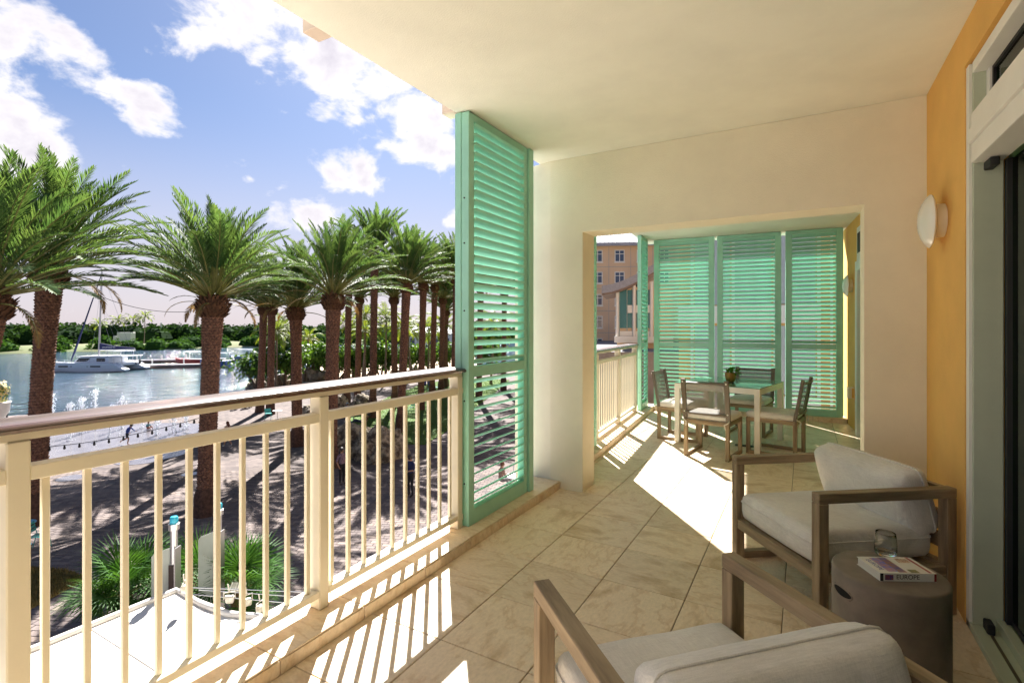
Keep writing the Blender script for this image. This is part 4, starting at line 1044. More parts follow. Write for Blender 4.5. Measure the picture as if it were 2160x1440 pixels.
for i, (px, dp, ty, sz, lab) in enumerate(((592, 62, 690, .9, 'yellow-green coconut palm behind the sea grapes by the twin trunks'), (654, 74, 715, .75, 'small coconut palm on the beach before the distant jetty'),
        (608, 70, 700, .8, 'bushy coconut palm over the sea grape beside the leaning pole'), (770, 64, 668, .95, 'coconut palm with yellow fronds between the plaza palms'), (762, 58, 700, .8, 'low coconut palm among the sea grapes'),
        (812, 62, 672, .95, 'coconut palm with bright fronds behind the tallest date palm'), (868, 66, 700, .9, 'coconut palm with arching fronds beyond the lawn'), (735, 70, 680, .8, 'slender coconut palm near the beach rocks'), (582, 58, 700, 1.0, 'coconut palm with drooping gold fronds right behind the twin trunks'), (842, 60, 690, .95, 'coconut palm framed between two lawn palm trunks'), (904, 64, 696, .95, 'coconut palm beyond the people in blue'), (945, 60, 690, .95, 'coconut palm beyond the slim palm at the lawn end'), (786, 66, 690, .9, 'coconut palm hugging the tallest palm trunk'), (1035, 62, 690, 1.0, 'coconut palm seen through the upper shutter slats'))):
    coco(lab, px, dp, ty, GZ - .2, 40 + i, sz)
for i, (px, dp, ty, lab) in enumerate(((210, 205, 684, 'far coconut palm on the meadow behind the catamaran boom'), (252, 205, 677, 'far coconut palm leaning beside the white truck'), (283, 208, 675, 'far coconut palm next to the lone tall one'), (304, 200, 668, 'lone tall coconut palm on the far meadow'))):
    coco(lab, px, dp, ty, WZ + 1.2, 60 + i, 1.35, 20, 'coconut palms on the far shore')

# ------------------------------------------------------------------ sea grape trees on the beach
M_sg = leaf_mat('sea_grape_leaf', (.085, .17, .022), (.03, .085, .015), trans=.35, scale=.9, perobj=.15)
M_sgb = mat('sea_grape_bark', (.12, .085, .06), rough=.9)
def sea_grape_meshes(seed):
    rs = random.Random(seed); tr = MB(); lv = MB(); tips = []
    for k in range(rs.randint(3, 4)):
        a = rs.uniform(0, 6.28); p = Vector((rs.uniform(-.2, .2), rs.uniform(-.2, .2), 0)); pts = [p.copy()]; dirn = Vector((math.cos(a) * .5, math.sin(a) * .5, 1)).normalized()
        for s_ in range(5):
            p = p + dirn * .55; pts.append(p.copy()); dirn = (dirn + Vector((rs.uniform(-.5, .5), rs.uniform(-.5, .5), rs.uniform(-.1, .3)))).normalized()
            if s_ > 1: tips.append(p.copy())
        tr.tube(pts, [.11, .09, .075, .06, .045, .03], 6)
        for s_ in range(3):
            q = pts[3] + Vector((rs.uniform(-1, 1), rs.uniform(-1, 1), rs.uniform(.2, 1.1))); tr.tube([pts[rs.randint(2, 3)], q], [.045, .02], 5); tips.append(q)
    for c in tips:
        R_ = rs.uniform(.5, .95)
        for k in range(62):
            d = Vector((rs.gauss(0, 1), rs.gauss(0, 1), rs.gauss(0, .8))).normalized() * R_ * rs.uniform(.35, 1.1) ; p = c + d; s_ = rs.uniform(.07, .13)
            n_ = (d.normalized() * .6 + Vector((rs.uniform(-1, 1), rs.uniform(-1, 1), rs.uniform(0, 1)))).normalized(); a1 = n_.orthogonal().normalized(); a2 = n_.cross(a1)
            vs = [p + (a1 * math.cos(t) + a2 * math.sin(t)) * s_ for t in [i * 1.0472 for i in range(6)]]; lv.add(vs, [(0, 1, 2, 3), (3, 4, 5, 0)])
    me = bpy.data.meshes.new('crown'); me.from_pydata(lv.v, [], lv.f); me.update(); me.materials.append(M_sg)
    t = tr.mesh('trunk', smooth=1.0); t.materials.append(M_sgb); return t, me
SG = [sea_grape_meshes(s) for s in (1, 2, 3)]
for i, (px, py, sc, lab) in enumerate(((545, 822, .9, 'sea grape tree leaning over the water by the twin palm trunks'), (598, 815, 1.15, 'forked sea grape tree on the sand between the twin trunks and the leaning pole'), (612, 816, .9, 'low sea grape tree beside the dark palm trunk'),
        (648, 800, 1.05, 'sea grape bush above the beach boulder'), (672, 798, 1.0, 'rounded sea grape bush next to the beach boulder'), (716, 806, 1.0, 'sea grape tree with pale stems behind the railing post'), (772, 802, 1.1, 'sea grape tree in front of the tallest palm'),
        (746, 803, 1.0, 'dark green sea grape tree among the slim palm trunks'), (808, 800, 1.0, 'sea grape tree between the lawn palms and the sand'), (866, 790, 1.0, 'sea grape tree beyond the stout lawn palm'), (905, 786, .95, 'sea grape tree behind the teal chairs'), (948, 783, 1.0, 'sea grape tree at the lawn end by the shutter'), (1040, 780, 1.1, 'sea grape tree seen through the shutter slats'))):
    p = gp(px, py); p.z = GZ - .25
    t = thing('sea_grape_tree', lab, 'tree', p, i * 1.7, 'sea grape trees on the beach'); a, b = SG[i % 3]
    ob('trunk', a, None, t); ob('crown', b, None, t); sc *= 1.55; t.scale = (sc, sc, sc * 1.05)
# ------------------------------------------------------------------ boulders
M_rock = mat('coral_rock', (.42, .36, .27), rough=.95, col2=(.08, .06, .045), scale=3.2, detail=8, bump=1.0, bscale=9, bdist=.12, lo=.4, hi=.62)
M_rock2 = mat('beach_rock', (.30, .25, .20), rough=.95, col2=(.10, .08, .06), scale=1.6, detail=7, bump=1.0, bscale=6, bdist=.15)
def boulder(label, px, py, w, d, h, seed, m, z=None, group='boulders'):
    p = gp(px, py) if z is None else on_z(px, py, z)
    bm = bmesh.new(); bmesh.ops.create_icosphere(bm, subdivisions=5, radius=1.0)
    for v in bm.verts:
        n = v.co.normalized(); q = 1 + .30 * mnoise.noise(n * 1.3 + Vector((seed, 0, 0))) + .16 * mnoise.noise(n * 3.1 + Vector((0, seed, 0))) + .10 * mnoise.noise(n * 7 + Vector((0, 0, seed))) - .07 * abs(mnoise.noise(n * 13 + Vector((seed, 3, 0))))
        c = n * q; c.z = max(c.z, -.35 - .1 * mnoise.noise(n * 2)); v.co = Vector((c.x * w / 2, c.y * d / 2, (c.z + .33) * h / 1.33))
    for f in bm.faces: f.smooth = True
    me = bpy.data.meshes.new('boulder'); bm.to_mesh(me); bm.free()
    return tag(ob('boulder', me, m, loc=(p.x, p.y, p.z - .06), rot=(0, 0, seed)), label, 'boulder', group)
boulder('rugged white and brown coral boulder on the paving beside the lawn', 805, 966, 2.7, 2.0, 1.75, 1.3, M_rock)
boulder('grey coral boulder behind the woman in the patterned blouse', 742, 958, 2.9, 2.0, 1.7, 4.1, M_rock)
boulder('dark brown coral boulder at the foot of the slim palm, edge of lawn', 762, 872, 2.6, 1.8, 1.5, 7.7, M_rock)
boulder('small coral boulder beside the dark palm trunk', 716, 865, 1.6, 1.4, 1.4, 9.2, M_rock)
boulder('small brown rock behind the café table by the railing post', 652, 880, 1.4, 1.1, 1.0, 2.9, M_rock)
boulder('large grey rock lying on the sand under the sea grape bush', 662, 803, 4.4, 2.2, 1.8, 3.3, M_rock2, -6.0)
for i, (px, py, w, lab) in enumerate(((545, 822, 4.2, 'flat shore rock at the waterline by the twin trunks'), (590, 818, 4.8, 'long flat rock on the sand landward of the twin trunks'), (562, 806, 2.0, 'dark rock standing in the shallows'), (604, 808, 2.6, 'rock at the foot of the forked sea grape'), (735, 806, 2.6, 'rock at the root of the slim palm on the sand'), (880, 786, 3.2, 'shore rock beyond the lawn'), (835, 790, 2.4, 'shore rock between two palm trunks'))):
    boulder(lab, px, py, w, w * .55, w * .32, 5.5 + i * 1.7, M_rock2, -6.1)

# ------------------------------------------------------------------ boats
M_hull = mat('white_gelcoat', (.74, .76, .80), rough=.25, var=.02, coat=.3); M_win = mat('dark_boat_window', (.015, .018, .025), rough=.08, var=0)
M_navy = mat('navy_canvas', (.02, .025, .10), rough=.8, var=.1); M_steel = mat('brushed_steel', (.55, .55, .56), rough=.3, metal=.9, var=.05)
M_red = mat('red_boat_paint', (.35, .035, .03), rough=.4); M_blue = mat('blue_boat_paint', (.03, .09, .32), rough=.35); M_dock = mat('grey_dock_concrete', (.36, .33, .33), rough=.9, var=.1, scale=2); M_dockw = mat('dock_fender_wood', (.20, .12, .09), rough=.9)
def loft(st, mi=0):
    """hull stations (x, half beam, keel z, deck z, chine share)"""
    m = MB(); n = 7
    for (x, b, zk, zd, ch) in st:
        for (y, z) in ((-b, zd), (-b * .98, zd * .6 + zk * .4), (-b * ch, zk + (zd - zk) * .18), (0, zk), (b * ch, zk + (zd - zk) * .18), (b * .98, zd * .6 + zk * .4), (b, zd)): m.v.append((x, y, z))
    for i in range(len(st) - 1):
        for k in range(n): m.f.append((i * n + k, i * n + (k + 1) % n, (i + 1) * n + (k + 1) % n, (i + 1) * n + k)); m.m.append(mi)
    m.f.append(tuple(range(n))); m.m.append(mi); m.f.append(tuple((len(st) - 1) * n + k for k in range(n - 1, -1, -1))); m.m.append(mi)
    return m
def boat_at(px, py): return on_z(px, py, WZ)
ca_ = boat_at(186, 784); CAT_RZ = YAW
cat = thing('catamaran', 'white sailing catamaran with navy sail cover moored in the harbour', 'boat', ca_, CAT_RZ)
hull_st = [(-6.9, .06, .25, 1.75, .5), (-6.3, .32, -.1, 1.72, .6), (-4.5, .62, -.3, 1.66, .75), (-1, .78, -.35, 1.60, .8), (2.5, .76, -.3, 1.55, .85), (5.0, .72, -.15, 1.45, .85), (6.0, .68, .0, .85, .9), (6.9, .62, .15, .45, .9)]
for y in (0, 5.2): ob('hull', loft(hull_st), M_hull, cat, (0, y, 0), smooth=R(35))
ob('deck', bx(-4.2, 5.2, .2, 5.0, 1.0, 1.5), M_hull, cat, bevel=.05)
for y in (0,):
    for (x0, x1) in ((-4.6, -3.0), (1.0, 2.75)): ob('hull_window', bx(x0, x1, -.80, -.70, .88, 1.12), M_win, cat)
    for x in (-2.5, .35): ob('hull_window', bx(x, x + .22, -.80, -.70, .95, 1.05), M_win, cat)
cb = MB(); cb.prism([(-3.0, 1.5), (-1.9, 2.55), (3.4, 2.6), (3.4, 1.5)], .35, 4.85, f=lambda a, b, z: (a, z, b)); ob('cabin', cb, M_hull, cat, bevel=.06)
cw = MB(); cw.prism([(-2.55, 1.75), (-1.9, 2.38), (.1, 2.38), (-.5, 1.85)], .31, .349, f=lambda a, b, z: (a, z, b)); ob('cabin_window', cw, M_win, cat)
cw = MB(); cw.prism([(1.2, 1.8), (1.2, 2.38), (2.7, 2.38), (2.7, 1.8)], .31, .349, f=lambda a, b, z: (a, z, b)); ob('cabin_window', cw, M_win, cat)
ob('roof', bx(-2.2, 6.0, .1, 5.1, 2.62, 2.74), M_hull, cat, bevel=.04); ob('flybridge_top', bx(2.3, 5.2, .8, 4.4, 3.55, 3.63), M_hull, cat, bevel=.03)
for (x, y) in ((4.2, .3), (5.6, .3), (4.2, 4.9), (5.6, 4.9)): ob('post', bx(x, x + .07, y, y + .07, 1.5, 2.62), M_steel, cat)
for (x, y) in ((2.6, 1.0), (4.9, 1.0), (2.6, 4.2), (4.9, 4.2)): ob('post', bx(x, x + .05, y, y + .05, 2.74, 3.55), M_steel, cat)
ms = MB(); ms.tube([(-.2, 2.6, 2.6), (.35, 2.6, 18.4)], [.17, .10], 10); mast = ob('mast', ms, M_steel, cat, smooth=1.0)
ms = MB(); ms.bar((.0, 1.6, 8.4), (.05, 3.6, 8.4), .06); ms.bar((.1, 1.8, 13), (.15, 3.4, 13), .06); ob('spreader', ms, M_steel, mast)
bmn = MB(); bmn.tube([(0, 2.6, 3.75), (6.4, 2.6, 3.95)], .10, 8); ob('boom', bmn, M_steel, cat)
sc = MB(); sc.prism([(.0, 3.85), (.0, 5.0), (.6, 4.9), (2.2, 4.55), (6.3, 4.15), (6.3, 3.95)], 2.42, 2.78, f=lambda a, b, z: (a, z, b)); cov = ob('sail_cover', sc, M_navy, cat, bevel=.08)
tx = text_mesh('LEOPARD 45', .42, .005); tx.materials.append(mat('white_print', (.75, .75, .75), rough=.6)); ob('lettering', tx, None, cov, (1.75, 2.41, 4.25), (R(90), 0, 0))
fs_ = MB(); fs_.tube([(-5.3, 2.6, 1.7), (-4.6, 2.6, 3.5), (.3, 2.6, 17.6)], [.07, .17, .06], 8); ob('furled_jib', fs_, M_navy, cat, smooth=1.0)
rg = MB(); rg.tube([(6.5, 2.6, 1.4), (.33, 2.6, 18.2)], .02, 4); rg.tube([(.6, -.5, 1.6), (.1, 1.6, 8.4), (.3, 2.6, 17)], .018, 4); rg.tube([(.6, 5.6, 1.6), (.1, 3.6, 8.4), (.3, 2.6, 17)], .018, 4); rg.tube([(-5.3, 2.6, 1.7), (-6.5, .2, 1.75)], .02, 4); rg.tube([(3.4, 2.6, 4.1), (.25, 2.6, 12)], .012, 4); rg.tube([(5, 2.6, 4.1), (.25, 2.6, 12)], .012, 4)
ob('rigging', rg, mat('rigging_wire', (.30, .30, .32), rough=.5), cat)
ll = MB()
for i in range(9): ll.bar((-6.3 + 1.3 * i, -.6, 1.6), (-6.3 + 1.3 * i, -.6, 2.15), .025)
ll.bar((-6.3, -.6, 2.15), (4.1, -.6, 2.1), .018); ll.bar((-6.3, -.6, 1.9), (4.1, -.6, 1.85), .014); ob('lifeline', ll, M_steel, cat)
dg = thing('dinghy', 'small grey dinghy slung at the stern of the catamaran', 'boat', on_z(274, 779, WZ), YAW); dg.location.z = WZ + .9
ob('hull', loft([(-1.7, .1, .3, .75, .6), (-1.2, .6, .05, .62, .7), (1.4, .7, 0, .55, .8), (1.7, .7, .05, .5, .8)]), mat('grey_rubber', (.35, .36, .40), rough=.5), dg, smooth=R(40)); ob('outboard', bx(1.72, 2.0, -.15, .15, .1, .95), M_black, dg, bevel=.05)

def pontoon(label, a, b, wd, h, seed):
    pa, pb = boat_at(*a), boat_at(*b); d = (pb - pa); ln = d.length; t = thing('pontoon', label, 'dock', pa, math.atan2(d.y, d.x), 'floating docks')
    ob('deck', bx(0, ln, -wd / 2, wd / 2, .25, h), M_dock, t, bevel=.03); ob('fender', bx(-.02, ln + .02, -wd / 2 - .08, -wd / 2 - .005, .05, .45), M_dockw, t)
    pm = MB(); pm.tube([(0, 0, -1), (0, 0, 1.0)], .13, 8); pme = pm.mesh('pile', smooth=1.0); pme.materials.append(M_white); k = max(2, int(ln / 4))
    for i in range(k): ob('pile', pme, None, t, (ln * (i + .3) / k, wd / 2 + .15, h))
    return t
pontoon('low concrete pontoon with white piles beside the catamaran', (294, 777), (428, 775), 2.2, .75, 1)
pontoon('long pale dock farther out behind the boats', (268, 766), (475, 762), 2.0, .7, 2)
pontoon('distant pale jetty seen between the beach trees', (625, 748), (690, 748), 2.4, .9, 3)
def small_boat(label, px, py, L_, B_, H_, m, canopy=None, mm=M_hull, rz=0.0):
    t = thing('motor_boat', label, 'boat', boat_at(px, py), YAW + rz, 'motor boats at the docks'); k = L_ / 2
    ob('hull', loft([(-k, .05, H_ * .4, H_ * 1.25, .5), (-k * .75, B_ * .55, .0, H_ * 1.12, .6), (-k * .1, B_, -.2, H_, .8), (k, B_ * .92, -.1, H_ * .95, .85)]), m, t, smooth=R(35))
    ob('deck', bx(-k * .3, k * .9, -B_ * .7, B_ * .7, H_ * .8, H_ * 1.02), mm, t)
    if canopy:
        for (x, y) in ((-k * .35, -B_ * .7), (k * .8, -B_ * .7), (-k * .35, B_ * .6), (k * .8, B_ * .6)): ob('post', bx(x, x + .06, y, y + .06, H_, H_ + 1.5), M_steel, t)
        ob('canopy', bx(-k * .5, k * .95, -B_ * .9, B_ * .9, H_ + 1.5, H_ + 1.62), canopy, t, bevel=.03)
    else:
        wsn = MB(); wsn.prism([(-k * .3, H_), (-k * .12, H_ + .55), (-k * .08, H_ + .55), (-k * .2, H_)], -B_ * .6, B_ * .6, f=lambda a, b, z: (a, z, b)); ob('windscreen', wsn, M_win, t); ob('seat', bx(k * .1, k * .5, -B_ * .5, B_ * .5, H_, H_ + .4), mm, t)
    return t
small_boat('red boat with flat pale canopy moored at the pontoon', 408, 768, 7.5, 1.2, 1.1, M_red, M_hull)
small_boat('dark blue work boat lying beyond the palm trunk at the pontoon end', 452, 775, 5.5, 1.1, 1.35, M_blue)
small_boat('white and blue speedboat by the overhanging tree', 512, 759, 6.2, 1.1, .95, mat('pale_blue_boat', (.20, .30, .48), rough=.3), M_hull)
small_boat('small dark boat between the blue boat and speedboat', 468, 766, 4.8, .9, .7, mat('dark_boat', (.05, .05, .07), rough=.4), M_hull)
# far shore bits
p = on_z(262, 732, WZ + 1.2); p = at_depth(262, CY, 195); tk = thing('white_truck', 'white box truck parked on the far meadow under palms', 'truck', (p.x, p.y, WZ + 1.35), YAW)
ob('box', bx(-1.8, 3.4, -1.3, 1.3, .9, 4.3), M_white, tk, bevel=.08); ob('cab', bx(-3.4, -1.85, -1.2, 1.2, .6, 3.0), M_white, tk, bevel=.15); ob('windscreen', bx(-3.43, -3.405, -1, 1, 1.8, 2.7), M_win, tk)
wl = MB(); wl.lathe([(.5, -.15), (.5, .15)], 16, axis=Matrix.Rotation(R(90), 3, 'X')); wme = wl.mesh('wheel'); wme.materials.append(M_black)
for x in (-2.5, 2.2):
    for y in (-1.2, 1.2): ob('wheel', wme, None, tk, (x, y, .5))
for i, (px, lab) in enumerate(((179, 'pale post standing at the wood edge near the mast'), (205, 'pale post at the wood edge behind the sail cover'), (239, 'pale post at the wood edge left of the truck'), (266, 'pale post rising right behind the truck'), (340, 'slim lamp pole on the far meadow past the lone palm'))):
    p = at_depth(px, CY, 212); po = MB(); po.tube([(0, 0, 0), (0, 0, 8 if i == 4 else 6.2)], [.22, .16], 8); po.lathe([(.28, 8 if i == 4 else 6.2), (.28, (8 if i == 4 else 6.2) + .25), (0, (8 if i == 4 else 6.2) + .3)], 8)
    tag(ob('post', po, M_white, loc=(p.x, p.y, WZ + 1.3)), lab, 'post', 'posts on the far shore')

# ------------------------------------------------------------------ splash fountain
FC = gp(245, 927)
fp = MB(); fp.lathe([(0, 0), (5.3, 0), (5.5, -.01), (5.5, -.05)], 72); fp.v = [(x, y, z + .022) for x, y, z in fp.v]
def wet_mat():
    m = mat('wet_splash_pad', (.17, .16, .175), rough=.16, col2=(.11, .105, .12), scale=.7, bump=.3, bscale=9, bdist=.02); return m
struct('fountain_pad', fp, wet_mat(), loc=FC)
fp2 = MB()
for (px, py, r_) in ((330, 958, 1.5), (150, 1008, .55), (300, 968, 1.2), (400, 1000, .35)):
    c = gp(px, py); fp2.lathe([(0, .021), (r_, .0205), (r_ * 1.02, .016)], 28, c=(c.x, c.y, GZ))
o = struct('puddle', fp2, MATS['wet_splash_pad'])
M_spray = mat('water_spray', (.85, .88, .92), rough=.3, var=0)
def jet(label, px, base_py, top_py, spread, seed):
    b = gp(px, base_py); dpt = (b - Vector((0, 0, EYE))).dot(FW); h = at_depth(px, top_py, dpt).z - GZ; rs = random.Random(seed); mb = MB(); dx = Vector((rs.uniform(-1, 1), rs.uniform(-1, 1), 0)) * spread
    path = [dx * (i / 20) + Vector((0, 0, .03 + (h * (1 - (2 * i / 20 - 1) ** 2) if spread > .2 else h * i / 20))) for i in range(21)]
    mb.tube(path, [.028 - .0009 * i for i in range(21)], 5)
    for i in range(34):
        f = i / 33; base_p = Vector((0, 0, 0)) + dx * f + Vector((0, 0, h * (1 - (2 * f - 1) ** 2) if spread > .2 else h * f))
        for k in range(6):
            p = base_p + Vector((rs.gauss(0, .05 + .1 * f), rs.gauss(0, .05 + .1 * f), rs.gauss(0, .06))); s_ = rs.uniform(.016, .045)
            if p.z < .03: p.z = .03
            mb.add([p + Vector((0, 0, s_ * 1.6)), p + Vector((s_, 0, 0)), p + Vector((-s_ * .5, s_ * .87, 0)), p + Vector((-s_ * .5, -s_ * .87, 0)), p - Vector((0, 0, s_ * 1.6))], [(0, 1, 2), (0, 2, 3), (0, 3, 1), (4, 2, 1), (4, 3, 2), (4, 1, 3)])
    tag(ob('water_jet', mb, M_spray, loc=(b.x, b.y, GZ + .022)), label, 'fountain jet', 'jets of the splash fountain')
for i, (px, by, ty, sp) in enumerate(((112, 905, 832, .5), (172, 915, 842, .9), (202, 908, 824, .35), (258, 905, 836, .15), (330, 918, 868, .12), (150, 930, 852, .6), (230, 922, 858, .7), (300, 903, 850, .5), (370, 912, 866, .4), (395, 905, 870, .3))):
    jet(['water jet arching beside the thick palm trunk', 'broad low spray between the thick palm and the tallest jet', 'tallest thin jet curling over at its top', 'jet rising straight up behind the running child', 'upright jet splashing next to the sitting child', 'spray fanning out near the string lights end', 'spray behind the running child', 'jet splashing past the sitting child', 'thin jet near the broad-crowned palm trunk', 'last thin jet against the broad-crowned palm trunk'][i], px, by, ty, sp, 70 + i)

# quay railing, flower planter
M_dkmetal = mat('dark_painted_metal', (.05, .055, .06), rough=.5)
qa = gp(-140, 881); qb = gp(66, 880); d = qb - qa; qr = thing('quay_railing', 'dark metal railing along the quay beside the flower planter', 'railing', qa, math.atan2(d.y, d.x))
n = int(d.length / 1.6)
for i in range(n + 1): ob('post', bx(d.length * i / n - .04, d.length * i / n + .04, -.04, .04, 0, 1.05), M_dkmetal, qr)
for z in (.30, .65, 1.03): ob('rail', bx(0, d.length, -.02, .02, z - .02, z + .02), M_dkmetal, qr)
p = at_depth(-6, CY, 26); fl = thing('flower_planter', 'tall white planter overflowing with yellow flowers by the quay', 'planter', (p.x, p.y, GZ))
b = MB(); b.lathe([(.16, 0), (.12, .3), (.11, 2.2), (.30, 2.45), (.46, 2.7), (.50, 3.15), (.54, 3.2), (.50, 3.24), (.46, 3.15), (0, 3.12)], 24); ob('pot', b, M_white, fl, smooth=R(50))
def flower_ball(seed, m1, n, c, rr, sz):
    rs = random.Random(seed); mb = MB()
    for k in range(n):
        d = Vector((rs.gauss(0, 1), rs.gauss(0, 1), rs.gauss(0, 1))).normalized(); p = Vector(c) + Vector((d.x * rr, d.y * rr, d.z * rr * 1.25)) * rs.uniform(.6, 1.02); a1 = d.orthogonal().normalized(); a1.rotate(Matrix.Rotation(rs.uniform(0, 6), 3, d)); a2 = d.cross(a1); s_ = sz * rs.uniform(.6, 1.2)
        mb.add([p + (a1 * math.cos(t) + a2 * math.sin(t)) * s_ for t in (0, 1.257, 2.513, 3.77, 5.027)], [(0, 1, 2, 3, 4)])
    return mb
f_ = ob('flowers', flower_ball(1, None, 420, (0, 0, 3.75), .55, .05), mat('yellow_petals', (.75, .50, .06), rough=.6, col2=(.55, .50, .30), scale=12), fl); f_['kind'] = 'stuff'
f_ = ob('leaves', flower_ball(2, None, 260, (0, 0, 3.65), .52, .06), leaf_mat('planter_leaf', (.08, .16, .03), (.04, .1, .02)), fl); f_['kind'] = 'stuff'

# ------------------------------------------------------------------ string lights and cables
M_cable = mat('black_cable', (.015, .015, .015), rough=.6)
def festoon(label, a, b, sag, nb, r=.012):
    a, b = Vector(a), Vector(b); t = thing('string_lights' if nb else 'cable', label, 'cable', a); mb = MB(); pts = []
    for i in range(25):
        f = i / 24; p = (b - a) * f; p.z -= sag * 4 * f * (1 - f); pts.append(p)
    mb.tube(pts, r, 5); ob('wire', mb, M_cable, t)
    bl = MB(); bl.lathe([(.025, .0), (.03, -.06), (.045, -.11), (.03, -.15), (0, -.16)], 8); bme = bl.mesh('bulb', smooth=1.0); bme.materials.append(M_cable)
    for i in range(nb):
        f = (i + .5) / nb; p = (b - a) * f; p.z -= sag * 4 * f * (1 - f); ob('bulb', bme, None, t, p)
festoon('string of unlit bulbs hung low across the splash fountain', at_depth(424, 880, 19.4), at_depth(88, 943, 18.4), .16, 11)
festoon('thin cable slung between the two big palm crowns', at_depth(145, 592, 18.4), at_depth(420, 655, 19.2), .42, 0, .010)
festoon('thin cable running from the planter side to the first big palm crown', at_depth(-10, 612, 14), at_depth(70, 590, 18.3), .1, 0, .009)

# ------------------------------------------------------------------ café chairs and tables
M_teal = mat('teal_metal', (.03, .36, .34), rough=.4, var=.06); M_blue2 = mat('sky_blue_metal', (.12, .42, .62), rough=.4, var=.05)
def cafe_chair(label, p, rz):
    t = thing('cafe_chair', label, 'chair', p, rz, 'teal café chairs'); W = .21
    for sx in (-1, 1):
        m = MB(); m.tube([(sx * W, .22, 0), (sx * W, .16, .45)], .013, 6); ob('leg', m, M_teal, t); m = MB(); m.tube([(sx * W, -.28, 0), (sx * W, -.16, .45), (sx * W, -.26, .86)], .013, 6); ob('leg', m, M_teal, t)
    sl = bx(-W - .01, W + .01, -.032, .032, .45, .462).mesh('slat', bevel=.004); sl.materials.append(M_teal)
    for i in range(5): ob('slat', sl, None, t, (0, -.15 + .08 * i, 0))
    bs = bx(-W - .01, W + .01, -.006, .006, -.045, .045).mesh('back_slat', bevel=.004); bs.materials.append(M_teal)
    for z in (.60, .71, .81): ob('back_slat', bs, None, t, (0, -.16 - .10 * (z - .45) / .41 + .004, z), (R(-14), 0, 0))
    return t
def cafe_table(label, p, m, r=.33):
    t = thing('cafe_table', label, 'table', p, 0, 'round café tables'); b = MB(); b.lathe([(0, .715), (r, .715), (r + .006, .725), (r, .735), (0, .735)], 32); ob('tabletop', b, m, t, smooth=R(40)); b = MB(); b.lathe([(.03, 0.02), (.03, .714)], 12); ob('stem', b, m, t); b = MB(); b.lathe([(.22, 0), (.22, .012), (.05, .02)], 20); ob('base', b, m, t); return t
z0 = Vector((0, 0, .022))
cafe_chair('teal slatted café chair beside the white table near the twin trunks', gp(566, 884), YAW + R(15)); cafe_table('white round café table next to the teal chair on the plaza', gp(585, 886), M_white)
cafe_chair('teal slatted café chair by the blue table at the palm foot', gp(82, 1160) + z0, YAW + R(-75)); cafe_table('blue round café table at the foot of the thick palm', gp(48, 1152) + z0, M_blue2)
cafe_chair('teal café chair on the sunny lawn behind the balusters', gp(869, 872) + Vector((0, 0, .05)), YAW + R(160)); cafe_chair('teal café chair on the lawn by the flared palm root', gp(921, 826) + Vector((0, 0, .05)), YAW + R(100)); cafe_chair('teal café chair on the lawn next to the people in blue', gp(908, 830) + Vector((0, 0, .05)), YAW + R(30))
cafe_table('white café table below the shutter where a person sits', gp(1090, 1040) + z0, M_white, .45)
def plain_chair(label, p, rz):
    c = cafe_chair(label, p, rz)
    for ch in c.children:
        pass
    return c
cafe_chair('café chair at the white table below the shutter slats', gp(1095, 1000) + z0, R(150))
